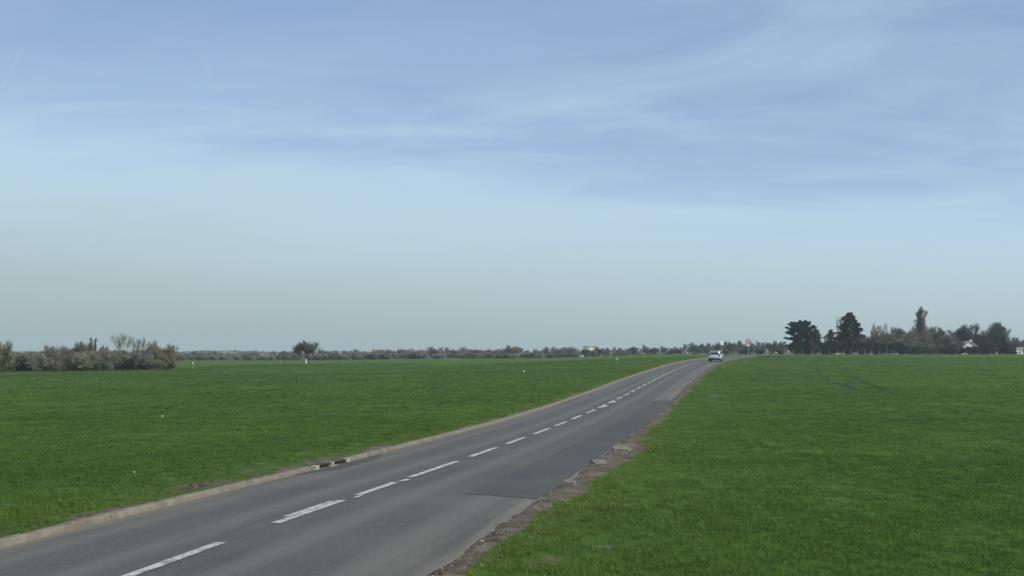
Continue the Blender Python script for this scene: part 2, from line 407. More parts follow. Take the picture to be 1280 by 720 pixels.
# the bend: continues from the end of the straight, sweeping right behind the field
hd = math.atan(float(np.polyval(np.polyder(_poly), 205.)))
p = Vector((float(roadx(yr[-1])), yr[-1])); path = [p.copy()]; ang = hd
for i in range(90):
    ang = min(ang + rad(2.3) * (1 if i > 1 else .3), rad(86)); p = p + Vector((math.sin(ang), math.cos(ang))) * 2.0; path.append(p.copy())
bv = []; bu = []
for i, q in enumerate(path):
    d = (path[min(i+1, len(path)-1)] - path[max(i-1, 0)]).normalized(); nrm = Vector((d.y, -d.x))
    if i == 0: nrm = Vector((1, 0))
    for t in tcols:
        c = q + nrm * t; bv.append((c.x, c.y, float(prof(q.y)) + crown(t) + .10 * sst(1, 6, i))); bu.append((t, 205 + i * 2))
k = len(tcols); me = bpy.data.meshes.new('road_bend')
me.from_pydata(bv, [], [(i*k+j, i*k+j+1, (i+1)*k+j+1, (i+1)*k+j) for i in range(len(path)-1) for j in range(k-1)]); me.materials.append(ASPH)
uv = me.uv_layers.new(name='UVMap')
for l in me.loops: uv.data[l.index].uv = bu[l.vertex_index]
link('road_bend', me, road)

# repaired patches, each a sheet a few millimetres above the road
def patch(name, corners):
    """corners: (t, y) polygon, densified"""
    n = 70; v = []; uvs = []
    for i in range(n + 1):
        s = i / n
        for j in range(7):
            q = j / 6
            (t0, y0), (t1, y1), (t2, y2), (t3, y3) = corners
            ta = t0 + (t3 - t0) * s; ya = y0 + (y3 - y0) * s; tb = t1 + (t2 - t1) * s; yb = y1 + (y2 - y1) * s
            e = .11 * (float(vnoise(s * 40, j, 1.3, 71)) - .5) * (j in (0, 6))
            t, y = ta + (tb - ta) * q + e, ya + (yb - ya) * q + (.25 * (float(vnoise(j, s, .7, 72)) - .5) if i in (0, n) else 0)
            v.append((float(roadx(y)) + t, y, float(prof(y)) + crown(t) + .006)); uvs.append((t, y))
    me = bpy.data.meshes.new(name); me.from_pydata(v, [], [(i*7+j, i*7+j+1, (i+1)*7+j+1, (i+1)*7+j) for i in range(n) for j in range(6)]); me.materials.append(PATCH)
    uv = me.uv_layers.new(name='UVMap')
    for l in me.loops: uv.data[l.index].uv = uvs[l.vertex_index]
    return link(name, me, road)
patch('asphalt_patch', [(1.85, 20.2), (3.16, 19.6), (3.22, 63.5), (2.15, 63)])
patch('asphalt_patch', [(-2.66, 23.9), (-2.2, 25.2), (-2.25, 28.2), (-2.66, 29.8)])

# centre-line dashes (each one piece of paint)
def dash(y0, y1, t0=0.0, wd=.15, tilt=0.0, bits=()):
    mb = MB(); n = max(3, int((y1 - y0) / .5))
    rs = []
    rnd = random.Random(int(y0 * 31))
    for i in range(n + 1):
        y = y0 + (y1 - y0) * i / n; x = float(roadx(y)) + t0 + tilt * (i / n - .5); z = float(prof(y)) + crown(t0) + .010
        e = .012
        rs.append([(x - wd / 2 + rnd.uniform(-e, e), y, z), (x + wd / 2 + rnd.uniform(-e, e), y, z)])
    mb.rings(rs, False, False)
    for (ya, yb, ta, tb) in bits:
        pts = [(float(roadx(y)) + t, y, float(prof(y)) + crown(t) + .014) for y, t in ((ya, ta), (ya + .1, tb), (yb, tb), (yb - .1, ta))]
        mb.poly(pts)
    return mb.build('lane_dash', PAINT, road)
dash(10.8, 14.55); dash(16.25, 19.0, bits=[(16.9, 18.9, -.17, -.06)]); dash(19.75, 22.0, bits=[(19.3, 19.75, .06, .14), (22.05, 22.6, .02, .14)])
dash(22.95, 26.9)
y = 28.2; i = 0
while y < 176:
    ln = 3.0; rr = random.Random(i)
    dash(y, y + ln + rr.uniform(-.25, .25), rr.uniform(-.01, .01), .15, bits=[(y + .5, y + 2.2, .07, .24)] if i in (6, 7) else ())
    y += ln + (1.5 if y < 90 else .95); i += 1
# worn ghost of the older line
# ------------------------------------------------------------------ kerb on the field side, stone by stone while they can be told apart
kerb = empty('kerb', (float(roadx(20)) + TL, 20, 0)); tag(kerb, kind='structure')
DRAIN = (25.05, 27.3)
def kerbstone(y0, y1, seg=1, mat=CONC, hgt=.088, name='kerbstone', par=None, rnd=None):
    rs = []
    for i in range(seg + 1):
        y = y0 + (y1 - y0) * i / seg; x = float(roadx(y)); z = float(prof(y)) + .03
        o = rnd.uniform(-.008, .008) if rnd else 0
        # profile: road face battered, rounded arris, flat top, back down into the soil
        rs.append([(x + TL + .03 + o, y, z - .10), (x + TL - .005 + o, y, z + hgt * .72), (x + TL - .035 + o, y, z + hgt), (x + TL - .13 + o, y, z + hgt + .006), (x + TL - .155 + o, y, z + hgt - .02), (x + TL - .155 + o, y, z - .10)])
    o = MB().rings([list(reversed(r)) for r in rs]).build(name, mat, par or kerb)
    o.matrix_parent_inverse = Matrix.Translation(-(par or kerb).location)
    return o
y = 9.0; i = 0
while y < 95:
    rr = random.Random(900 + i); ln = .99 * 1.0
    y1 = y + ln
    if not (y1 > DRAIN[0] and y < DRAIN[1]): kerbstone(y + .0015, y1 - .0015, 1, hgt=.088 + rr.uniform(-.008, .008), rnd=rr)
    elif y < DRAIN[0]: kerbstone(y + .003, DRAIN[0], 1, rnd=rr)
    elif y1 > DRAIN[1]: kerbstone(DRAIN[1], y1 - .003, 1, rnd=rr)
    y = y1; i += 1
kerbstone(y, 205, 60, name='kerb_run')
kerbstone(-20, 9.0, 20, name='kerb_run')
# drain: two gully mouths between pale concrete blocks
dy0, dy1 = DRAIN
dr = empty('storm_drain', (float(roadx(26.2)) + TL, 26.2, float(prof(26.2))))
tag(dr, 'concrete kerb inlet drain with two dark barred openings beside the road', 'drain')
def dpart(name, y0, y1, t0, t1, z0, z1, mat):
    def pt(t, y, z): return (float(roadx(y)) + t - dr.location.x, y - dr.location.y, float(prof(y)) + z - dr.location.z)
    mb = MB(); n = len(mb.v)
    mb.v += [pt(t, y, z) for z in (z0, z1) for y in (y0, y1) for t in (t0, t1)]
    mb.f += [(0, 2, 3, 1), (4, 5, 7, 6), (0, 1, 5, 4), (2, 6, 7, 3), (0, 4, 6, 2), (1, 3, 7, 5)]
    return mb.build(name, mat, dr)
dm = (dy0 + dy1) / 2
for a0, a1 in ((dy0 + .006, dy0 + .22), (dy1 - .22, dy1 - .006)): dpart('end_block', a0, a1, TL - .10, TL + .035, -.08, .120, CONCP)
dpart('centre_block', dm - .045, dm + .045, TL - .20, TL + .03, -.08, .122, CONCP)
dpart('apron', dm - .35, dm + .15, TL + .036, TL + .11, -.02, .043, CONCP)
dpart('back_panel', dy0 + .22, dy1 - .22, TL - .24, TL - .21, -.2, .106, DARK)
dpart('cover_slab', dy0 + .224, dy1 - .224, TL - .245, TL - .03, .100, .116, SOIL)
for a0, a1 in ((dy0 + .224, dm - .073), (dm + .073, dy1 - .224)):
    for zb in (.050, .082): dpart('bar', a0, a1, TL - .02, TL + .005, zb, zb + .014, IRON)

# ------------------------------------------------------------------ right verge: broken surfacing, clods
def rough_slab(t, y, w_, l_, h_, seed):
    rr = random.Random(seed); n = 11; x0 = float(roadx(y)) + t; z0 = gz(x0, y)
    top, bot = [], []
    for i in range(n):
        a = 2 * math.pi * i / n; r = rr.uniform(.72, 1.1)
        px, py = math.cos(a) * r * w_ / 2, math.sin(a) * r * l_ / 2
        top.append((px * .92, py * .92, h_ + rr.uniform(-.006, .006))); bot.append((px, py, -.06))
    o = MB().rings([bot, top]).build('broken_slab', SLAB); o.location = (x0, y, z0)
    return o
slabs = [(3.42, 27.0, .62, 1.3, .012), (3.50, 31.5, .6, 2.0, .010), (3.30, 22.6, .30, .8, .012)]
names = ['pale broken slab of surfacing beside the dark road patch', 'long flat broken slab of surfacing at the grass edge', 'small worn slab of surfacing at the crumbling road edge']
for i, (s, nm) in enumerate(zip(slabs, names)):
    tag(rough_slab(*s, 40 + i), nm, 'slab')
def clods(n, seed, trange, yrange, rr_, mat, name, bias=1.0):
    rr = random.Random(seed); mb = MB()
    for _ in range(n):
        y = yrange[0] * (yrange[1] / yrange[0]) ** rr.random(); t = trange[0] + (trange[1] - trange[0]) * rr.random() ** bias
        x = float(roadx(y)) + t; z = gz(x, y); r = rr.uniform(*rr_) * (1 if rr.random() < .9 else 1.9)
        rs = []
        for zz, k in ((-.5, .7), (.0, 1.0), (.55, .62)):
            rs.append([(x + math.cos(a) * r * k * rr.uniform(.75, 1.25), y + math.sin(a) * r * k * rr.uniform(.75, 1.25), z + zz * r * .9) for a in (0, 1.26, 2.5, 3.77, 5.0)])
        mb.rings(rs)
    o = mb.build(name, mat); tag(o, kind='stuff'); return o
tag(clods(420, 3, (3.05, 4.0), (11, 80), (.008, .026), SOIL, 'soil_clods', 1.3), 'dark crumbs of soil scattered along the bare verge', 'soil')
tag(clods(300, 4, (-3.6, -2.95), (11, 70), (.010, .035), SOIL, 'soil_crumbs', .6), 'dark crumbs of soil behind the kerb', 'soil')
tag(clods(60, 6, (-3.7, -3.2), (20.0, 22.4), (.015, .05), SOIL, 'clod_heap', 1.0), 'heap of dark soil clods behind the kerb before the drain', 'soil')
tag(clods(700, 5, (2.85, 4.0), (11, 60), (.004, .016), STONE, 'pale_gravel', 1.2), 'pale stones scattered over the bare verge', 'gravel')
# tyre ruts in the right-hand field
RUT = [[(24.2, 79), (26.3, 92), (32, 118), (40.7, 150)], [(25.9, 77.5), (27.6, 87), (33.3, 111), (41.5, 145)]]

# ------------------------------------------------------------------ grass (nobody could count it): tufts on points
GRASS, b = newmat('grass_blades')
g = N('ShaderNodeNewGeometry'); oi = N('ShaderNodeObjectInfo'); P_ = g.outputs['Position']
big = NOISE(P_, .035, 4, .55); mid = NOISE(P_, .55, 4, .6); ton = N('ShaderNodeAttribute', attribute_type='INSTANCER', attribute_name='tone').outputs['Fac']
c = MIX(SS(big, .35, .65), col(.078, .146, .015), col(.108, .182, .022))
c = MIX(M('MULTIPLY', SS(mid, .35, .72), .6), c, col(.038, .088, .013))
c = MIX(M('MULTIPLY', SS(NOISE(P_, .16, 4, .6), .42, .66), .45), c, col(.042, .100, .012))
c = MIX(M('MULTIPLY', SS(NOISE(MAPV(P_, (1.1, .045, 0), (0, 0, rad(11.5))), 1.0, 4, .6), .48, .68), .35), c, col(.105, .190, .030))
c = MIX(M('MULTIPLY', SS(oi.outputs['Random'], .5, 1.0), .55), c, col(.125, .200, .034))
c = MIX(M('MULTIPLY', SS(oi.outputs['Random'], .35, .0), .55), c, col(.036, .088, .012))
c = MIX(M('MULTIPLY', ton, .8), c, col(.165, .225, .038))
b.inputs['Roughness'].default_value = .55; b.inputs['Specular IOR Level'].default_value = .25
lk(c, b.inputs['Base Color'])
t_ = N('ShaderNodeBsdfTranslucent'); lk(c, t_.inputs[0]); mx = N('ShaderNodeMixShader'); mx.inputs[0].default_value = .35
lk(b.outputs[0], mx.inputs[1]); lk(t_.outputs[0], mx.inputs[2]); lk(mx.outputs[0], NT.nodes['Material Output'].inputs[0])
DRY = leafmat('dry_grass', (.20, .17, .085), .4, .3, 3)
def tuft(seed, nb, spread, h, wd, mat=GRASS):
    rr = random.Random(seed); mb = MB()
    for _ in range(nb):
        a = rr.uniform(0, 6.283); r = spread * math.sqrt(rr.random()); x, y = math.cos(a) * r, math.sin(a) * r
        la = rr.uniform(0, 6.283); ln = h * rr.uniform(.55, 1.15); bend = rr.uniform(.2, .95) * ln
        dx, dy = math.cos(la), math.sin(la); wx, wy = -dy * wd / 2, dx * wd / 2
        n = len(mb.v)
        for s, k in ((0, 1), (.55, .85)):
            px, py, pz = x + dx * bend * s * s, y + dy * bend * s * s, ln * s * (1 - .15 * s)
            mb.v += [(px - wx * k, py - wy * k, pz), (px + wx * k, py + wy * k, pz)]
        mb.v.append((x + dx * bend, y + dy * bend, ln * (1 - .25 * bend / ln)))
        mb.f += [(n, n+1, n+3, n+2), (n+2, n+3, n+4)]
    me = mb.mesh('tuft', mat); return bpy.data.objects.new('tuft', me)
TUFTS = [tuft(5, 28, .13, .085, .0062), tuft(6, 32, .15, .078, .0062), tuft(7, 20, .10, .105, .007), tuft(8, 28, .14, .070, .007), tuft(9, 14, .11, .06, .006, DRY), tuft(10, 10, .09, .09, .005, DRY)]
rng = np.random.default_rng(7)
pts = []; scl = []; var = []; tone = []
def scatter(y0, y1, dens, sxy, sz, far=False):
    hw0, hw1 = .50 * y1 + 1.5, 0
    n = int(dens * 2 * hw0 * (y1 - y0))
    x = rng.uniform(-hw0, hw0, n); y = rng.uniform(y0, y1, n)
    keep = np.abs(x) < .50 * y + 1.5
    x, y = x[keep], y[keep]; t = x - roadx(y)
    s = soil_amt(x, y)
    ok = ((t > 3.3) | (t < -2.98)) & (rng.random(len(x)) > np.clip(s * 1.3 - .05, 0, np.where(np.abs(t) > 3.45, .86, .95)))
    # no grass in the pressed ruts
    for r in RUT:
        ra = np.array(r); cx = np.interp(y, ra[:, 1], ra[:, 0], left=-999, right=-999)
        wid = np.interp(y, [77, 88, 100, 140], [.34, .30, .16, .08])
        ok &= ~(np.abs(x - cx) < wid)
    x, y, s, t = x[ok], y[ok], s[ok], t[ok]
    z = ground_z(x, y) - .01
    pts.append(np.stack([x, y, z], -1))
    hv = .34 + .42 * vnoise(x, y, 1.7, 31) + .22 * vnoise(x, y, 7, 32) + rng.uniform(-.14, .16, len(x))
    hv = hv + (.72 - hv) * sst(45, 90, y)
    verge = 1 + .35 * np.exp(-((np.abs(t) - 4.3) / .8) ** 2)
    scl.append(np.stack([sxy * rng.uniform(.8, 1.25, len(x)), sxy * rng.uniform(.8, 1.25, len(x)), sz * hv * verge * (1 - .45 * s)], -1))
    tn = np.where(t > 0, np.exp(-np.clip(t - 3.6, 0, 99) / 1.6), .6 * np.exp(-np.clip(-t - 3.0, 0, 99) / 1.2)) * (.35 + .9 * vnoise(x, y, 1.9, 81)) + .30 * sst(.55, .95, vnoise(x, y, 6.5, 82)) * vnoise(x, y, 1.2, 83)
    tone.append(np.clip(tn, 0, 1))
    vv = rng.integers(0, 4, len(x)); pd = .010 + .04 * vnoise(x, y, 5, 62) ** 3 + .25 * np.exp(-((y - 26) / 6.) ** 2) * (t < 0) * (1 - sst(3.5, 6.5, -t)) + .45 * np.exp(-np.clip(np.where(t > 0, t - 3.5, -t - 3.0), 0, 9) / .45) * vnoise(x, y, 1.1, 61) * 1.6
    dry = rng.random(len(x)) < pd; vv[dry] = rng.integers(4, 6, int(dry.sum()))
    var.append(vv)
scatter(9.5, 18, 85, .9, 1.0)
scatter(18, 30, 54, 1.1, 1.0)
scatter(30, 48, 22, 1.6, 1.0)
scatter(48, 80, 10, 2.3, 1.0)
scatter(80, 130, 4.0, 3.4, .95)
scatter(130, 205, 1.6, 5.0, .9)
pts = np.concatenate(pts); scl = np.concatenate(scl); var = np.concatenate(var); tone = np.concatenate(tone)
print('tufts', len(pts))
gme = bpy.data.meshes.new('grass'); gme.vertices.add(len(pts)); gme.vertices.foreach_set('co', pts.astype(np.float32).ravel())
def addattr(n, ty, key, arr): gme.attributes.new(n, ty, 'POINT').data.foreach_set(key, arr)
rot = np.zeros((len(pts), 3), np.float32); rot[:, 2] = rng.uniform(0, 6.283, len(pts)); rot[:, :2] = rng.uniform(-.15, .15, (len(pts), 2))
addattr('rot', 'FLOAT_VECTOR', 'vector', rot.ravel()); addattr('scl', 'FLOAT_VECTOR', 'vector', scl.astype(np.float32).ravel()); addattr('tone', 'FLOAT', 'value', tone.astype(np.float32)); addattr('var', 'INT', 'value', var.astype(np.int32))
go = link('grass', gme); tag(go, 'short green grass and young crop growing over the fields', 'grass', kind='stuff')
gg = bpy.data.node_groups.new('grass_tufts', 'GeometryNodeTree'); NT = gg
gg.interface.new_socket('Geometry', in_out='INPUT', socket_type='NodeSocketGeometry'); gg.interface.new_socket('Geometry', in_out='OUTPUT', socket_type='NodeSocketGeometry')
gi, go_ = N('NodeGroupInput'), N('NodeGroupOutput'); iop = N('GeometryNodeInstanceOnPoints'); g2i = N('GeometryNodeGeometryToInstance')
for t in TUFTS[:4]:
    oinf = N('GeometryNodeObjectInfo'); oinf.inputs[0].default_value = t; lk(oinf.outputs['Geometry'], g2i.inputs[0])
def nattr(n, ty):
    a = N('GeometryNodeInputNamedAttribute', data_type=ty); a.inputs[0].default_value = n; return a.outputs[0]
m2p = N('GeometryNodeMeshToPoints'); lk(gi.outputs[0], m2p.inputs[0])
lk(m2p.outputs[0], iop.inputs['Points']); lk(g2i.outputs[0], iop.inputs['Instance']); iop.inputs['Pick Instance'].default_value = True
lk(nattr('var', 'INT'), iop.inputs['Instance Index'])
e2r = N('FunctionNodeEulerToRotation'); lk(nattr('rot', 'FLOAT_VECTOR'), e2r.inputs[0]); lk(e2r.outputs[0], iop.inputs['Rotation'])
lk(nattr('scl', 'FLOAT_VECTOR'), iop.inputs['Scale'])
isd = N('FunctionNodeCompare', data_type='INT', operation='LESS_THAN'); lk(nattr('var', 'INT'), isd.inputs['A'] if False else isd.inputs[2]); isd.inputs[3].default_value = 4
inv = N('FunctionNodeBooleanMath', operation='NOT'); lk(isd.outputs[0], inv.inputs[0])
lk(isd.outputs[0], iop.inputs['Selection'])
iop2 = N('GeometryNodeInstanceOnPoints'); g2j = N('GeometryNodeGeometryToInstance'); jn = N('GeometryNodeJoinGeometry')
for t in TUFTS[4:]:
    oinf = N('GeometryNodeObjectInfo'); oinf.inputs[0].default_value = t; lk(oinf.outputs['Geometry'], g2j.inputs[0])
lk(m2p.outputs[0], iop2.inputs['Points']); lk(g2j.outputs[0], iop2.inputs['Instance']); iop2.inputs['Pick Instance'].default_value = True
lk(nattr('var', 'INT'), iop2.inputs['Instance Index']); lk(inv.outputs[0], iop2.inputs['Selection']); lk(e2r.outputs[0], iop2.inputs['Rotation']); lk(nattr('scl', 'FLOAT_VECTOR'), iop2.inputs['Scale'])
lk(iop.outputs[0], jn.inputs[0]); lk(iop2.outputs[0], jn.inputs[0]); lk(jn.outputs[0], go_.inputs[0])
md = go.modifiers.new('tufts', 'NODES'); md.node_group = gg
for r in RUT:
    rs = []
    for y in np.linspace(r[0][1], r[-1][1], 40):
        ra = np.array(r); x = float(np.interp(y, ra[:, 1], ra[:, 0])); wd = float(np.interp(y, [77, 88, 100, 140], [.34, .30, .16, .08]))
        wd *= .8 + .4 * float(vnoise(x, y, 1.3, 41))
        rs.append([(x - wd, y, gz(x - wd, y) + .006), (x, y, gz(x, y) + .008), (x + wd, y, gz(x + wd, y) + .006)])
    tag(MB().rings(rs, False, False).build('tyre_rut', RUTS), kind='structure')

# ------------------------------------------------------------------ trees
def bare_tree_mesh(seed, h, wd, trunk_h=.22, levels=(8, 6, 6), twigs=7, up=.55, shape='round', tw=.022, r0=None, twl=.09):
    """returns (trunk MB, crown MB), base at the origin, height h and crown width wd; forking limbs fan up and out, twigs fill the crown"""
    rr = random.Random(seed); limbs = []; tws = []
    r0 = r0 or h * .020
    def grow(p, d, L, r, lv):
        q = [p]; dd = d.copy(); m = 3
        for i in range(m):
            dd = (dd + Vector((rr.gauss(0, .16), rr.gauss(0, .16), rr.gauss(0, .10) + (.16 if up > .45 else .06)))).normalized()
            q.append(q[-1] + dd * (L / m))
        limbs.append((q, [r * (1 - .62 * i / m) for i in range(m + 1)], lv))
        if lv < len(levels):
            for k in range(levels[lv]):
                s = 1.0 if k < 2 else rr.uniform(.25, .95); i = min(int(s * m), m - 1); bp = q[i].lerp(q[i + 1], s * m - i)
                sp = (.40 if up > 1 else .62) * (1 if k >= 2 else .7)
                nd = (dd + Vector((rr.gauss(0, sp), rr.gauss(0, sp), rr.gauss(.05, sp * .7)))).normalized()
                grow(bp, nd, L * rr.uniform(.50, .74), r * (.42 if k >= 2 else .55), lv + 1)
        if lv >= len(levels) - 1:
            for _ in range(twigs if lv == len(levels) else twigs // 2):
                s = rr.uniform(.1, 1.0); i = min(int(s * m), m - 1); bp = q[i].lerp(q[i + 1], s * m - i)
                nd = (dd + Vector((rr.gauss(0, .6), rr.gauss(0, .6), rr.gauss(.15, .5)))).normalized()
                L2 = h * twl * rr.uniform(.5, 1.3); e = bp + nd * L2
                tws.append((bp, bp.lerp(e, .55) + Vector((rr.gauss(0, .06), rr.gauss(0, .06), rr.gauss(0, .06))) * L2, e))
    n0 = {'round': 6, 'bush': 11, 'column': 13, 'spread': 12}[shape]
    top = h * {'round': .55, 'bush': .35, 'column': .9, 'spread': .55}[shape]
    wob = .004 if shape == 'column' else .02
    tp = [Vector((rr.uniform(-wob, wob) * h * i, rr.uniform(-wob, wob) * h * i, top * i / 3)) for i in range(4)]; tp[0] = Vector((0, 0, 0))
    for i in range(n0):
        s = trunk_h + (1 - trunk_h) * (i + .5) / n0
        if shape == 'bush': s = .05 + .6 * i / n0
        q = s * 3; k = min(int(q), 2); p = tp[k].lerp(tp[k + 1], q - k); a = i * 2.4 + rr.uniform(-.4, .4)
        zz = up * (.6 + 1.1 * s) + rr.uniform(-.1, .2)
        if shape == 'bush': zz = rr.uniform(.25, 1.6)
        L = h * {'round': .34, 'bush': .36, 'column': .20, 'spread': .34}[shape] * rr.uniform(.8, 1.15) * (1.15 - .35 * s)
        grow(p, Vector((math.cos(a), math.sin(a), zz)).normalized(), L, r0 * (1 - .55 * s) * .62, 0)
    # normalise to the wanted size
    ez = sorted(t[2].z for t in tws); er = sorted(math.hypot(t[2].x, t[2].y) for t in tws)
    kz = h / ez[int(len(ez) * .995)]; kr = wd / 2 / er[int(len(er) * .95)]
    S = lambda p: (p.x * kr, p.y * kr, max(p.z * kz, .05))
    tr, cr = MB(), MB()
    tr.tube([(0, 0, -.3)] + [S(p) for p in tp], [r0 * 1.3, r0 * 1.05, r0 * .85, r0 * .65, r0 * .4], 6)
    for q, r, lv in limbs: (tr if lv == 0 else cr).tube([S(p) for p in q], r, 4 if lv < 2 else 3, False)
    for t in tws:
        p0, p1, p2 = (Vector(S(p)) for p in t)
        side = (p2 - p0).cross(Vector((rr.gauss(0, 1), rr.gauss(0, 1), rr.gauss(0, 1)))).normalized() * tw
        n = len(cr.v); cr.v += [tuple(p0 - side), tuple(p0 + side), tuple(p1 + side * .8), tuple(p1 - side * .8), tuple(p2)]
        cr.f += [(n, n+1, n+2, n+3), (n+3, n+2, n+4)]
    return tr, cr
def make_tree(name, parts, label, cat, group, loc, rz=0, tm=BARK, cm=TW_GREY):
    root = empty(name, loc, rz); tr, cr = parts
    if isinstance(tr, MB):
        tr = tr.mesh('trunk', tm); cr = cr.mesh('crown', cm)
    link('trunk', tr, root); link('crown', cr, root)
    tag(root, label, cat, group); return root
def leaf_cloud(mb, rr, c, rad3, n, size, squash=1.0):
    for _ in range(n):
        while True:
            q = Vector((rr.uniform(-1, 1), rr.uniform(-1, 1), rr.uniform(-1, 1)))
            if q.length <= 1: break
        q *= q.length ** -.35 if q.length > 0 else 1
        p = Vector((c[0] + q.x * rad3[0], c[1] + q.y * rad3[1], c[2] + q.z * rad3[2]))
        a = Vector((rr.gauss(0, 1), rr.gauss(0, 1), rr.gauss(0, squash))).normalized(); bq = a.cross(Vector((rr.gauss(0, 1), rr.gauss(0, 1), rr.gauss(0, 1)))).normalized()
        s = size * rr.uniform(.6, 1.4); mb.poly([p - a * s, p + bq * s * .5, p + a * s, p - bq * s * .5])
def conifer_mesh(seed, h, wd, shape='cone', leaf=.22, dens=1.0):
    rr = random.Random(seed); tr, cr = MB(), MB()
    tr.tube([(0, 0, -.3), (0, 0, h * .5), (0, 0, h * .93)], [h * .028, h * .018, h * .005], 6)
    nb = int(h * 11)
    for i in range(nb):
        s = .08 + .90 * (i + rr.random()) / nb; z = h * s; a = i * 2.399 + rr.uniform(-.3, .3)
        if shape == 'cone': R = wd / 2 * (1 - s) ** .52 * (1.0 if s > .25 else .85) * rr.uniform(.62, 1.12)
        elif shape == 'cedar':
            R = wd / 2 * (1.0 - .18 * s if s < .8 else .8 - (s - .8) * 1.2) * rr.choice((.55, .8, 1.0, 1.12))
        else: R = wd / 2 * math.sqrt(max(.02, 1 - s * s)) * rr.uniform(.75, 1.05)
        droop = {'cone': -.12, 'cedar': .22, 'round': .1}[shape]
        e = Vector((math.cos(a) * R, math.sin(a) * R, z + droop * R + rr.uniform(-.1, .1)))
        b0 = Vector((0, 0, z)); tr.tube([b0, b0.lerp(e, .55), b0.lerp(e, .85)], [h * .006, h * .004, h * .002], 3, False)
        for k in range(int(max(5, R * 8) * dens)):
            f = rr.uniform(.22, 1.05) ** .7; p = b0.lerp(e, f)
            leaf_cloud(cr, rr, p, (.34, .34, .22), 4, leaf, .5)
    return tr, cr
def shrub_mesh(seed, h, wd, dp, n, leaf=.2):
    rr = random.Random(seed); tr, cr = MB(), MB()
    for i in range(5):
        a = rr.uniform(0, 6.28); tr.tube([(0, 0, -.2), (math.cos(a) * wd * .15, math.sin(a) * dp * .15, h * .4), (math.cos(a) * wd * .3, math.sin(a) * dp * .3, h * .75)], [.06, .045, .02], 4, False)
    for i in range(26):
        s = rr.random(); x = rr.uniform(-.40, .40) * wd; y = rr.uniform(-.40, .40) * dp
        z = h * (.12 + .76 * s) * (1 - .22 * (abs(x) / (wd * .5)) ** 2)
        leaf_cloud(cr, rr, (x, y, z), (wd * .17, dp * .19, h * .15), n // 26, leaf)
    return tr, cr
def parts_mesh(pr, tm, cm): return (pr[0].mesh('trunk', tm), pr[1].mesh('crown', cm))

def place(name, parts, u, d, vtop, nat_h, label, cat, group, tm=BARK, cm=TW_GREY, wscale=None, rz=None, seed=0):
    """stand a tree at ground level; scaled so that it reaches the height seen"""
    x = px2x(u, d); z = gz(x, d); s = (topz(vtop, d) - z) / nat_h
    o = make_tree(name, parts, label, cat, group, (x, d, z - .05), rz if rz is not None else (u * 1.7) % 6.28, tm, cm)
    ws = wscale if wscale else s
    o.scale = (ws, ws, s); return o
B = {}
B['round'] = bare_tree_mesh(1, 8, 7.5, .3, (5, 5, 4), 7)
B['round2'] = bare_tree_mesh(2, 8, 6.2, .3, (5, 5, 4), 7)
B['thick'] = bare_tree_mesh(3, 7, 7.0, .1, (5, 5, 4), 6, shape='bush', tw=.026)
B['bush'] = bare_tree_mesh(4, 4, 5.2, .03, (5, 5, 3), 7, shape='bush', tw=.026, twl=.14)
B['bush2'] = bare_tree_mesh(14, 4, 5.8, .03, (5, 5, 3), 7, shape='bush', tw=.026, twl=.14)
B['open'] = bare_tree_mesh(5, 9, 6.5, .4, (4, 4, 4), 4, tw=.014)
B['column'] = bare_tree_mesh(6, 12, 2.9, .12, (4, 3, 3), 5, up=2.6, shape='column', tw=.02, twl=.07)
B['slim'] = bare_tree_mesh(17, 8, 1.6, .06, (4, 3, 2), 5, up=2.6, shape='column', tw=.02, twl=.07)
B['spread'] = bare_tree_mesh(12, 7, 7.2, .46, (6, 5, 4), 7, up=.46, shape='spread', tw=.020)
NATH = dict(round=8, round2=8, thick=7, bush=4, bush2=4, open=9, column=12, slim=8, spread=7)
cache = {}
TWN = dict(pale=TW_HAZED, grey=TW_GREY, dark=TW_DARK, red=TW_RED, olive=TW_OLIVE, yell=TW_YELL, green=TW_GREEN)
def bt(kind, colr, u, d, vtop, label, cat='tree', group=None, wide=1.0, name='bare_tree'):
    key = (kind, colr)
    if key not in cache: cache[key] = parts_mesh(B[kind], BARKD if colr == 'dark' else BARK, TWN[colr])
    x = px2x(u, d); z = gz(x, d) - (.45 if kind in ('bush', 'bush2', 'thick') else 0); s = (topz(vtop, d) - z) / NATH[kind]
    o = make_tree(name, cache[key], label, cat, group, (x, d, z - .05), (u * 1.713) % 6.28)
    o.scale = (s * wide, s * wide, s); return o

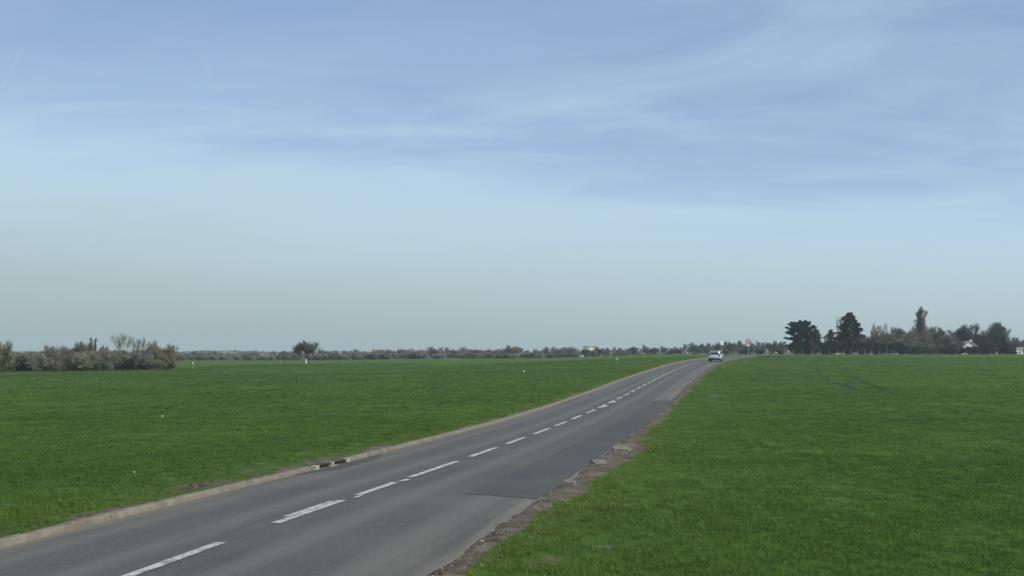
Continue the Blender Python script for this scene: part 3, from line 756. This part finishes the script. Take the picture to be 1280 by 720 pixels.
# --- thicket at the left end of the field
GL = 'bare trees in the thicket at the field edge'
def look(k, cl):
    return {'thick': 'bushy', 'bush': 'low shrubby', 'bush2': 'low wide shrubby', 'round': 'round-headed', 'round2': 'narrow round-headed'}[k] + ' ' + {'pale': 'pale grey', 'grey': 'grey', 'dark': 'dark', 'olive': 'olive-brown', 'red': 'reddish'}[cl] + ' bare tree'
for (k, cl, u, d, v, wd) in [('thick', 'olive', 2, 160, 429, 1.0), ('bush', 'olive', 24, 165, 441, 1.1), ('bush2', 'grey', 44, 172, 440, 1.0), ('thick', 'olive', 62, 168, 434, .85),
                             ('bush', 'grey', 80, 170, 438, .9), ('thick', 'grey', 94, 172, 430, 1.0), ('thick', 'dark', 108, 178, 431, .9), ('bush2', 'olive', 122, 170, 438, 1.0),
                             ('thick', 'grey', 136, 176, 435, .9), ('bush', 'grey', 150, 172, 439, 1.0), ('round2', 'olive', 170, 180, 436, .9), ('bush', 'dark', 180, 176, 438, 1.1),
                             ('thick', 'grey', 192, 182, 429, .8), ('bush', 'olive', 200, 178, 437, .9), ('bush2', 'dark', 12, 172, 440, 1.0), ('bush', 'dark', 112, 166, 444, 1.0), ('bush2', 'grey', 168, 168, 443, 1.0),
                             ('round', 'grey', -14, 165, 428, 1.0)] + [(('bush', 'bush2')[i % 2], ('olive', 'grey', 'grey', 'olive')[i % 4], 6 + i * 12.5 + (i * 11) % 7, 163 + (i * 7) % 5, 440 + (i * 5) % 13, .75 + .1 * (i % 3)) for i in range(17)]:
    bt(k, cl, u, d, v - (3 if k == 'thick' else 1.5), look(k, cl) + ' in the dense thicket at the field edge', 'tree', GL, wd)
bt('slim', 'grey', 114.5, 184, 421, 'slim upright bare poplar standing above the thicket', 'tree', 'pair of slim poplars above the thicket', 1.0, 'poplar_tree')
bt('slim', 'grey', 119.5, 185, 422, 'slim upright bare poplar standing above the thicket', 'tree', 'pair of slim poplars above the thicket', 1.0, 'poplar_tree')
bt('open', 'olive', 155, 178, 415, 'tall open bare tree rising highest from the thicket', 'tree', None, .95)
bt('open', 'olive', 172, 181, 420, 'open bare tree leaning out beside the tallest thicket tree', 'tree', None, .7)
bt('thick', 'yell', 212, 176, 430, 'yellowish budding shrub at the end of the thicket', 'shrub', None, .75, 'budding_shrub')
# --- lone tree in the field
lone = bt('spread', 'grey', 383, 225, 426, 'lone round-crowned bare tree with white-painted trunk in the field', 'tree', None, 1.15, 'lone_tree')
lx, ld = px2x(383, 225), 225
s = lone.scale[2]
tb = MB().tube([(0, 0, .1), (0, 0, 1.55)], [.24, .21], 8).build('white_trunk_band', WHITEP, lone); tb['label'] = 'white paint on the lower trunk'
# --- hedgerow trees far across the left field
rr = random.Random(77)
GH = 'bare trees of the far hedgerow'; LH = ' in the far hedgerow beyond the lone tree'
u = 226.0; HR = []
while u < 870:
    d = rr.uniform(340, 430); base = 441 if u < 400 else (438 if u < 520 else 436)
    v = base - rr.choice((-1, 0, 1, 2, 3))
    HR.append((u, d, v)); u += rr.uniform(7, 12)
spec = {638: 431, 684: 433, 645: 432, 805: 430, 829: 432, 856: 429, 842: 433, 760: 434, 775: 434, 512: 435, 525: 436, 560: 436, 578: 435, 870: 433}
for (u, d, v) in HR:
    k, cl = rr.choice(('thick', 'bush', 'bush2', 'round2')), rr.choice(('grey', 'pale', 'pale', 'red', 'grey'))
    bt(k, cl, u, d, v, look(k, cl) + LH, 'tree', GH, rr.uniform(.85, 1.15))
for i in range(58):
    u = 228 + i * 11.2 + rr.uniform(-4, 4); k, cl = rr.choice(('bush', 'bush2')), rr.choice(('grey', 'pale'))
    bt(k, cl, u, rr.uniform(318, 335), (443.5 if u < 400 else 441) + rr.uniform(-1.5, 1.2), look(k, cl) + ' at the foot of the far hedgerow', 'tree', 'low growth at the foot of the far hedgerow', rr.uniform(1.1, 1.5))
for u, v in spec.items():
    k, cl = rr.choice(('round', 'round2', 'thick')), rr.choice(('grey', 'pale'))
    bt(k, cl, u, rr.uniform(330, 380), v, 'taller ' + look(k, cl) + LH, 'tree', GH, rr.uniform(.75, .95))
# --- bare trees behind the road bend
GB = 'bare trees behind the road bend'; LB = ' behind the road bend signs'
for (k, cl, u, d, v, wd) in [('thick', 'grey', 872, 330, 433, .8), ('thick', 'grey', 884, 320, 432, .8), ('round2', 'grey', 897, 325, 428, .8), ('round', 'grey', 909, 318, 426, .8), ('thick', 'grey', 915, 322, 428, .8),
                             ('round', 'grey', 925, 316, 425, .7), ('thick', 'grey', 936, 320, 428, .8), ('round2', 'pale', 948, 318, 426, .9), ('round', 'grey', 957, 322, 427, .8), ('thick', 'grey', 966, 316, 426, .8), ('round', 'grey', 977, 318, 426, .8), ('bush', 'dark', 930, 312, 436, 1.2), ('bush2', 'dark', 950, 312, 436, 1.2), ('bush', 'dark', 972, 312, 436, 1.2), ('bush2', 'grey', 905, 314, 437, 1.2)] + [(('thick', 'round2', 'round')[i % 3], ('grey', 'pale', 'grey', 'pale')[i % 4], 866 + i * 4.7, 335 + (i * 13) % 20, 428 + (i * 7) % 4, .9) for i in range(26)]:
    bt(k, cl, u, d, v, look(k, cl) + LB, 'tree', GB, wd)
# --- garden trees on the right
def ev(name, mesh, u, d, v, nat, label, cat, group=None, wide=1.0, tm=BARKD, cm=LF_CON):
    x = px2x(u, d); z = gz(x, d); s = (topz(v, d) - z) / nat
    o = make_tree(name, mesh, label, cat, group, (x, d, z - .05), (u * 1.3) % 6.28, tm, cm); o.scale = (wide * s, wide * s, s); return o
ev('cedar_tree', conifer_mesh(21, 8.2, 7.6, 'cedar', .26, 1.7), 1001, 272, 402.5, 8.2, 'dark spreading cedar at the end of the garden row', 'tree', None, 1.0, BARKD, LF_CED)
ev('cedar_tree', conifer_mesh(22, 6.6, 4.0, 'round', .2, 1.1), 1019, 276, 411, 6.6, 'smaller rounded dark evergreen tucked against the spreading cedar', 'tree', None, 1.0, BARKD, LF_CED)
ev('conifer_tree', conifer_mesh(23, 5.4, 2.0, 'cone', .17, 1.2), 1038, 277, 411.5, 5.4, 'short narrow conifer between the cedar and the tall conifer', 'tree', None, 1.0)
ev('conifer_tree', conifer_mesh(24, 10.4, 9.6, 'cone', .25, 1.6), 1062, 284, 390, 10.4, 'tall dark conical conifer, biggest evergreen of the garden row', 'tree', None, 1.0)
bt('open', 'grey', 1051, 292, 394, 'thin bare tree close against the tall dark conifer', 'tree', None, .55)
bt('open', 'red', 1101, 290, 403, 'bare reddish tree between the tall conifer and the poplar', 'tree', None, .75)
bt('thick', 'red', 1096, 287, 411, 'low bushy reddish tree under the open reddish one', 'tree', None, .7)
bt('thick', 'yell', 1108, 283, 415, 'tan brown leafless shrub above the evergreen hedge', 'shrub', None, .8, 'tan_shrub')
for (k, cl, u, d, v, wd, lb) in [('round', 'green', 1126, 290, 408, .9, 'grey-green budding tree left standing between tan shrub and poplar'), ('thick', 'olive', 1138, 286, 412, .8, 'olive bushy tree beside the poplar foot'),
                                 ('round', 'green', 1169, 288, 407, .85, 'grey-green budding tree on the house side of the poplar'), ('thick', 'green', 1180, 284, 415, .9, 'low green-brown bushy tree between poplar and white gable'),
                                 ('thick', 'olive', 1156, 281, 414, .8, 'olive scrub growing round the poplar trunk'), ('bush', 'red', 1194, 281, 425, 1.0, 'reddish-brown shrub next to the white gabled house'), ('bush2', 'red', 1142, 278, 428, 1.1, 'brown shrub at the field edge below the poplar'), ('bush', 'olive', 1168, 277, 430, 1.1, 'low olive shrub at the field edge near the poplar')]:
    bt(k, cl, u, d, v, lb, 'tree' if 'tree' in lb else 'shrub', None, wd, 'bare_tree' if 'tree' in lb else 'bare_shrub')
bt('column', 'grey', 1152, 289, 382.5, 'tall narrow bare poplar, highest tree of the garden row', 'tree', None, 1.1, 'poplar_tree')
bt('slim', 'grey', 1149.5, 290, 385, 'thinner second stem of poplar beside the highest poplar', 'tree', None, 1.7, 'poplar_tree')
bt('round', 'dark', 1208, 300, 404, 'dense round-headed dark bare tree behind the white gabled house', 'tree', None, .95)
bt('thick', 'dark', 1205, 303, 408, 'lower bare tree filling the gap behind the white gabled house', 'tree', None, .9)
bt('round', 'dark', 1242, 292, 401.5, 'large dark bare tree over the round evergreen', 'tree', None, .95)
bt('thick', 'dark', 1249, 295, 408, 'bushy bare tree leaning out behind the round evergreen', 'tree', None, .8)
ev('evergreen_tree', conifer_mesh(26, 4.8, 5.2, 'round', .2, 1.2), 1247, 283, 419, 4.8, 'round dark evergreen under the large bare tree', 'tree', None, 1.0, BARKD, LF_HEDGE)
bt('thick', 'red', 1272, 310, 421, 'low reddish bare tree behind the white outbuilding', 'tree', None, .9)
bt('thick', 'grey', 1290, 312, 423, 'grey bare tree at the far end of the garden row', 'tree', None, .9)
for (k, cl, u, d, v, wd) in [('thick', 'olive', 1117, 295, 412, .8), ('thick', 'grey', 1146, 297, 411, .8), ('thick', 'grey', 1162, 293, 409, .8), ('thick', 'red', 1189, 292, 418, .9), ('bush', 'dark', 1200, 290, 423, 1.2), ('thick', 'dark', 1227, 298, 413, .8), ('thick', 'dark', 1234, 290, 415, .8), ('bush2', 'grey', 1083, 282, 420, 1.1), ('thick', 'grey', 1075, 290, 417, .8), ('bush', 'red', 1128, 280, 422, 1.2), ('bush2', 'olive', 1150, 276, 427, 1.1), ('bush2', 'dark', 1160, 279, 424, 1.2), ('bush', 'grey', 1264, 296, 424, 1.2)]:
    bt(k, cl, u, d, v, look(k, cl) + ' filling in between the garden trees behind the hedge', 'tree', 'scrub between the garden trees', wd)
# evergreen hedge: shrub after shrub
sh = [parts_mesh(shrub_mesh(50 + i, 3.0, 3.2, 2.4, 1700, .17), BARKD, m) for i, m in enumerate((LF_HEDGE, LF_HEDGE, LF_CON, LF_BRN))]
GHG = 'evergreen hedge shrubs along the far field edge'; LHG = ['dense dark green leafy hedge shrub along the far field edge', 'dense rounded dark green hedge shrub along the far field edge', 'nearly black needle-leaved hedge shrub along the far field edge', 'brownish hedge shrub in front of the cedar at the far field edge']
for i, (u, v, m) in enumerate([(993, 427, 2), (1001, 424, 0), (1009, 424, 2), (1016, 421, 3), (1024, 424, 0), (1034, 424, 2), (1043, 425, 1), (1053, 424, 0), (1063, 422, 2), (1074, 424, 1), (1085, 424, 0), (1094, 426, 2), (1104, 427, 1), (1114, 426, 0), (1124, 427, 2), (1133, 430, 1), (1143, 433, 0), (1177, 433, 0), (1186, 432, 2), (1205, 432.5, 0), (1214, 433, 2), (1223, 431, 0), (1230, 428, 2), (1236, 427, 0), (1258, 429, 2), (1264, 433, 1)]):
    d = 268 + (i * 37 % 5); x = px2x(u, d); z = gz(x, d); s = (topz(v, d) - z) / 3.0
    o = make_tree('hedge_shrub', sh[m], LHG[m], 'shrub', GHG, (x, d, z - .05), (u * 1.3) % 6.28); o.scale = (.85, .85, s)
# --- far woods: reads as one mass
def far_wood(name, u0, u1, d, vt, seed, n, leaf, mat, label):
    rr = random.Random(seed); mb = MB()
    for i in range(n):
        u = rr.uniform(u0, u1); dd = d * rr.uniform(.95, 1.05); x = px2x(u, dd); z0 = float(prof(dd)) - 2
        q = 1.6 * float(vnoise(u, 0, 9, seed)) + 1.6 * float(vnoise(u, 0, 31, seed + 1)); zt = topz(vt(u) + 1.6 - q, dd)
        z = z0 + (zt - z0) * math.sqrt(rr.random())
        a = rr.uniform(0, 6.28); s = leaf * rr.uniform(.5, 1.3); dx, dy = math.cos(a) * s, math.sin(a) * s; b_ = rr.uniform(.5, 1.0) * s
        mb.poly([(x - dx, dd - dy, z), (x - dx * .2, dd, z - b_), (x + dx, dd + dy, z + rr.uniform(-.4, .4) * s), (x, dd, z + b_)])
    o = mb.build(name, mat); tag(o, label, 'woodland', kind='stuff'); return o
far_wood('far_wood', -60, 480, 900, lambda u: 440 if u < 330 else 441, 5, 16000, 1.5, TW_HAZED, 'distant bluish woodland skyline behind the thicket')
far_wood('far_wood', 470, 1340, 900, lambda u: 440, 6, 22000, 1.5, TW_HAZED, 'distant grey woodland skyline behind the road bend')

# ------------------------------------------------------------------ buildings
def house(name, u, d, v_eave, v_ridge, wpx, depth, wall, roofm, label, gable=True, rz=0, chim=None, wins=(), hip=False):
    x = px2x(u, d); z = gz(x, d); W = wpx / F * d; he = topz(v_eave, d) - z; hr = topz(v_ridge, d) - z
    root = empty(name, (x, d, z), rz); tag(root, label, 'house')
    mb = MB(); a = W / 2
    if gable:
        mb.rings([[(-a, 0, -.3), (a, 0, -.3), (a, 0, he), (0, 0, hr), (-a, 0, he)], [(-a, depth, -.3), (a, depth, -.3), (a, depth, he), (0, depth, hr), (-a, depth, he)]])
        mb.build('wall', wall, root)
        sl = (hr - he) / a; o = .35; th = .14; r = MB()
        for sgn in (-1, 1):
            e = (sgn * (a + o), he - o * sl)
            ring = lambda yy: [(0, yy, hr + .01), (e[0], yy, e[1] + .01), (e[0], yy, e[1] + th), (0, yy, hr + th)]
            r.rings([ring(-.25), ring(depth + .25)])
        rf = r.build('roof', roofm, root)
    else:
        mb.box(-a, a, 0, depth, -.3, he).build('wall', wall, root)
        rf = MB().box(-a - .2, a + .2, -.2, depth + .2, he + .003, hr).build('roof', roofm, root)
    if chim:
        cx, cw, ct = chim; c = MB().box(cx - cw, cx + cw, depth * .3, depth * .3 + cw * 2, he * .8, topz(ct, d) - z); c.build('chimney', wall, rf)
    for (wx, wz, ww, wh) in wins:
        wn = MB().box(wx - ww / 2, wx + ww / 2, -.05, .02, wz, wz + wh).build('window', GLASS, root)
        MB().box(wx - ww / 2 - .1, wx + ww / 2 + .1, -.14, -.003, wz - .12, wz - .003).build('sill', wall, wn)
        MB().box(wx - .04, wx + .04, -.07, -.052, wz, wz + wh).build('mullion', wall, wn)
    return root
house('gabled_house', 1212, 286, 434.5, 426.8, 22, 9, WALLW, ROOFG, 'white gabled house with chimney half hidden by the dark hedge', True, 0, (1.35, .22, 424.5), ((-.7, 1.0, .8, 1.1), (.8, 1.0, .8, 1.1)))
house('garden_house', 1047, 296, 421, 415.5, 14, 8, WALLC, ROOFT, 'cream house peeping out between narrow conifer and tall conifer', True, 0, None, ((-.7, 2.2, .8, 1.0),))
house('outbuilding', 1273, 280, 436.3, 434.3, 8, 3, WALLW, ROOFG, 'low white outbuilding with flat roof beside the last evergreen', False, 0, None, ((0.2, .3, .5, .5),))
ab = house('apartment_block', 741, 560, 433.2, 432.6, 11, 9, WALLW, ROOFG, 'pale apartment block rising behind the far hedgerow', False, .25, None, [(wx, wz, .7, 1.0) for wx in (-1.4, 0, 1.4) for wz in (4.6, 6.3)])
house('low_block', 728, 560, 439.2, 438.6, 8, 8, WALLW, ROOFG, 'long low white building next to the pale apartment block', False, .1, None, [(-.9, 3.6, .8, .8), (.7, 3.6, .8, .8)])
house('pale_barn', 567, 420, 446, 443.3, 7, 6, WALLC, ROOFG, 'small pale barn half sunk behind the field brow', True, .2, None, [(0, 1.0, .7, .8)])
for o in (bpy.data.objects['apartment_block'], bpy.data.objects['low_block'], bpy.data.objects['outbuilding'], bpy.data.objects['pale_barn']): o['category'] = 'building'

# ------------------------------------------------------------------ signs, posts, litter
def disc(mb, c, r, y, n=24, r2=0):
    if r2: mb.rings([[(c[0] + math.cos(a) * q, y, c[1] + math.sin(a) * q) for a in np.linspace(0, 2 * math.pi, n, endpoint=False)] for q in (r2, r)], True, False)
    else: mb.poly([(c[0] + math.cos(a) * r, y, c[1] + math.sin(a) * r) for a in np.linspace(0, 2 * math.pi, n, endpoint=False)])
    return mb
sd_, sx_ = 214, px2x(935, 214); szz = gz(sx_, sd_)
sg = empty('road_sign', (sx_, sd_, szz), rad(-6)); tag(sg, 'round red-ringed road sign with small white plate on a tall post', 'sign')
zt = topz(427, sd_) - szz
MB().tube([(0, .04, -.3), (0, .04, zt + .35)], [.045, .045], 8).build('post', GALV, sg)
pl = MB(); n = 24
pl.rings([[(math.cos(a) * .52, yy, zt + math.sin(a) * .52) for a in np.linspace(0, 2 * math.pi, n, endpoint=False)] for yy in (-.012, .0)]).build('sign_face', SIGNW, sg)
disc(MB(), (0, zt), .50, -.018, 24, .37).build('red_ring', SIGNR, sg)
mk_ = MB()
for cxm in (-.14, .13): mk_.poly([(cxm - .07, -.016, zt - .2), (cxm + .07, -.016, zt - .2), (cxm + .07, -.016, zt + .2), (cxm - .07, -.016, zt + .2)])
mk_.build('symbol', SIGNK, sg)
MB().box(-.36, .36, -.012, 0, zt - .85, zt - .57).build('lower_plate', SIGNW, sg)
s2d = 232; s2x = px2x(902, s2d); s2z = gz(s2x, s2d); zt2 = topz(428.5, s2d) - s2z
s2 = empty('direction_sign', (s2x, s2d, s2z), rad(10)); tag(s2, 'plain pale rectangular sign panel on a post behind the car', 'sign')
MB().tube([(-.12, .04, -.3), (-.12, .04, zt2 + .3)], [.05, .05], 8).build('post', GALV, s2)
MB().box(-.25, .28, -.015, 0, zt2 - .45, zt2 + .42).build('panel', SIGNW, s2)
MB().box(-.72, -.52, -.012, 0, zt2 - .5, zt2 + .2).build('side_plate', SIGNK, s2)
MB().box(-.52, -.13, .02, .05, zt2 - .1, zt2 - .04).build('bracket', GALV, s2)
def crumple(name, u, v, d, size, label, cat='litter', mat=WHITEP, group=None):
    x = px2x(u, d); z = gz(x, d); rr = random.Random(int(u * 7 + v)); bm = bmesh.new(); bmesh.ops.create_icosphere(bm, subdivisions=2, radius=size)
    for q in bm.verts:
        q.co *= rr.uniform(.62, 1.15); q.co.z = q.co.z * .7
    me = bpy.data.meshes.new(name); bm.to_mesh(me); bm.free(); me.materials.append(mat)
    o = link(name, me); o.location = (x, d, z + size * .42 + .05); tag(o, label, cat, group); return o
def gdist(u, v):
    for d in np.arange(10, 300, .25):
        x = px2x(u, d)
        if CZ + (HOR - v) / F * d < gz(x, d): return float(d)
    return 250.0
crumple('plastic_bag', 655, 465, gdist(655, 465.5), .12, 'small crumpled white bag lying in the open field')
crumple('plastic_bag', 771, 449.5, min(gdist(771, 450), 215), .20, 'larger white bag on the field brow near the road')
crumple('paper_scrap', 205, 521.5, gdist(205, 522), .05, 'crumpled pale paper scrap in the grass of the left field')
crumple('paper_scrap', 171, 592, gdist(171, 592.5), .02, 'tiny pale scrap in the grass close behind the kerb')
crumple('paper_scrap', 15, 690, gdist(15, 691), .014, 'tiny pale scrap lying in the gutter below the kerb')
crumple('pale_block', 969, 441.5, 262, .55, 'pale concrete lump at the road bend before the cedar', 'block', CONCP)
def stake(u, d, h, label, cap):
    x = px2x(u, d); z = gz(x, d); r = empty('marker_post', (x, d, z)); tag(r, label, 'post')
    MB().tube([(0, 0, -.2), (0, 0, h)], [.05, .045], 6).build('stake', WOODP, r)
    if cap: MB().tube([(0, 0, h - .25), (0, 0, h + .05)], [.09, .09], 8).build('white_cap', WHITEP, r)
stake(242, 172, 1.05, 'short field marker post with a white cap', True)
stake(351, 215, 1.3, 'plain thin wooden stake near the lone tree', False)
pst = MB().tube([(0, 0, -.2), (0, 0, .6), (.01, 0, 1.15)], [.06, .055, .045], 6).mesh('fence_post', WOODP)
for i, u in enumerate((981, 991, 1003, 1014, 1025, 1036, 1046, 1054, 1063, 1071, 1080, 1088, 1099, 1108, 1116)):
    d = 262; x = px2x(u, d); o = link('fence_post', pst); o.location = (x, d, gz(x, d)); tag(o, 'short weathered fence post in front of the evergreen hedge', 'post', 'fence posts before the hedge')

# ------------------------------------------------------------------ car
CARP = None
m, b = newmat('silver_car_paint'); CARP = m
b.inputs['Base Color'].default_value = col(.60, .63, .68); b.inputs['Metallic'].default_value = .35; b.inputs['Roughness'].default_value = .3; b.inputs['Coat Weight'].default_value = .6
CGL = plain('car_glass', (.012, .014, .018), .08, .05, 1, spec=.7)
TYRE = plain('tyre_rubber', (.018, .018, .018), .85, .1, 20)
RIM = plain('wheel_alloy', (.5, .5, .52), .35, .05, 9, metal=.8)
TRIM = plain('black_trim', (.02, .02, .021), .6, .1, 20)
m, b = newmat('tail_light'); TAIL = m; b.inputs['Base Color'].default_value = col(.22, .015, .015); b.inputs['Roughness'].default_value = .2
m, b = newmat('number_plate'); PLATE = m; b.inputs['Base Color'].default_value = col(.72, .72, .68); b.inputs['Roughness'].default_value = .4
def rrect(hw, y0, y1, z, r, n=5):
    o = []
    for cx, cy, a0 in ((hw - r, y1 - r, 0), (-hw + r, y1 - r, 90), (-hw + r, y0 + r, 180), (hw - r, y0 + r, 270)):
        for i in range(n):
            a = rad(a0 + 90 * i / (n - 1)); o.append((cx + math.cos(a) * r, cy + math.sin(a) * r, z))
    return o
def make_car():
    c = empty('silver_car'); L = 4.25
    # lower body: rear at y=0, bonnet towards +y
    body = MB().rings([rrect(.80, .12, L - .15, .22, .22), rrect(.88, .03, L - .03, .34, .26), rrect(.90, .0, L, .55, .28), rrect(.90, .04, L - .08, .80, .30), rrect(.87, .10, L - .30, .96, .32), rrect(.82, .14, L - .75, 1.02, .32)])
    body.build('body', CARP, c, True)
    MB().rings([rrect(.80, .13, L - 1.05, 1.0, .25), rrect(.74, .28, L - 1.55, 1.32, .26), rrect(.68, .40, L - 1.95, 1.50, .24), rrect(.60, .52, L - 2.15, 1.555, .2)]).build('cabin', CARP, c, True)
    # windows a few millimetres proud of the cabin
    MB().rings([[(-.62, .145, 1.04), (.62, .145, 1.04), (.56, .275, 1.34), (-.56, .275, 1.34)], [(-.62, .105, 1.04), (.62, .105, 1.04), (.56, .235, 1.34), (-.56, .235, 1.34)]]).build('rear_window', CGL, c)
    MB().rings([[(-.66, L - 1.11, 1.04), (.66, L - 1.11, 1.04), (.58, L - 1.66, 1.38), (-.58, L - 1.66, 1.38)], [(-.66, L - 1.03, 1.04), (.66, L - 1.03, 1.04), (.58, L - 1.58, 1.38), (-.58, L - 1.58, 1.38)]]).build('windscreen', CGL, c)
    for sgn in (-1, 1):
        for (ya, yb) in ((.55, 1.45), (1.52, 2.35)):
            q = lambda o: [(sgn * (.792 + o), ya, 1.05), (sgn * (.792 + o), yb + .25, 1.05), (sgn * (.722 + o), yb, 1.36), (sgn * (.722 + o), ya + .08, 1.36)]
            MB().rings([q(0), q(.014)]).build('side_window', CGL, c)
        tl_ = MB().rings([rrect(.075, -.06, .12, z, .03, 3) for z in (.74, .80, .98, 1.02)]).build('tail_light', TAIL, c, True); tl_.location = (sgn * .74, .06, 0)
        mr = MB().rings([rrect(q, -.05 * q / .1, .07, z, .03, 3) for z, q in ((.98, .07), (1.02, .10), (1.10, .10), (1.14, .07))]).build('side_mirror', CARP, c, True); mr.location = (sgn * 1.0, 2.55, 0)
        MB().tube([(sgn * .80, 2.58, 1.0), (sgn * .95, 2.58, 1.03)], [.03, .03], 6).build('mirror_arm', TRIM, c)
        hl = MB().rings([rrect(.14, 0, .12, z, .04, 3) for z in (.62, .78)]).build('headlight', SIGNW, c, True); hl.location = (sgn * .64, L - .14, 0)
        for wy in (.78, 3.38):
            wroot = MB()
            n = 20; prof_ = ((.10, .20), (.27, .20), (.315, .17), (.315, .03), (.27, .0), (.10, .0))
            rs = [[(sgn * (.90 - xx + .004), wy + math.cos(a) * r, .315 + math.sin(a) * r) for a in np.linspace(0, 2 * math.pi, n, endpoint=False)] for r, xx in prof_]
            wh = MB().rings(rs).build('wheel', TYRE, c)
            disc_ = MB()
            for k in range(5):
                a = k * 1.2566; disc_.poly([(sgn * .914, wy + math.cos(a - .2) * .06, .315 + math.sin(a - .2) * .06), (sgn * .914, wy + math.cos(a - .16) * .21, .315 + math.sin(a - .16) * .21), (sgn * .914, wy + math.cos(a + .16) * .21, .315 + math.sin(a + .16) * .21), (sgn * .914, wy + math.cos(a + .2) * .06, .315 + math.sin(a + .2) * .06)])
            disc_.build('rim', RIM, wh)
    MB().rings([rrect(.84, -.035, .2, z, .06, 3) for z in (.24, .30, .44, .48)]).build('rear_bumper', TRIM, c, True)
    MB().box(-.26, .26, -.035, .02, .62, .73).build('number_plate', PLATE, c)
    MB().box(-.60, .60, .30, .52, 1.50, 1.545).build('roof_spoiler', CARP, c)
    return c
car = make_car(); cd = 163.0; ct = 2.0
cx0 = float(roadx(cd)) + ct; sl = float(roadx(cd + 4) - roadx(cd)) / 4
car.location = (cx0, cd, float(prof(cd)) + crown(ct) + .003)
pit = math.atan((float(prof(cd + 4)) - float(prof(cd))) / 4)
car.rotation_euler = (pit, 0, -math.atan(sl)); tag(car, 'silver hatchback driving away along the road towards the bend', 'car')

# ------------------------------------------------------------------ haze: even thin air round the whole place
HM = bpy.data.materials.new('haze_air'); HM.use_nodes = True; NT = HM.node_tree; NT.nodes.clear()
pv = N('ShaderNodeVolumePrincipled'); pv.inputs['Color'].default_value = col(.80, .90, .96); pv.inputs['Density'].default_value = .00030; pv.inputs['Anisotropy'].default_value = .2
ho = N('ShaderNodeOutputMaterial'); lk(pv.outputs[0], ho.inputs['Volume'])
hzb = MB().box(-2600, 2600, -120, 2600, -24, 24).build('haze', HM); tag(hzb, 'thin pale haze in the air over the fields', 'haze', kind='stuff')
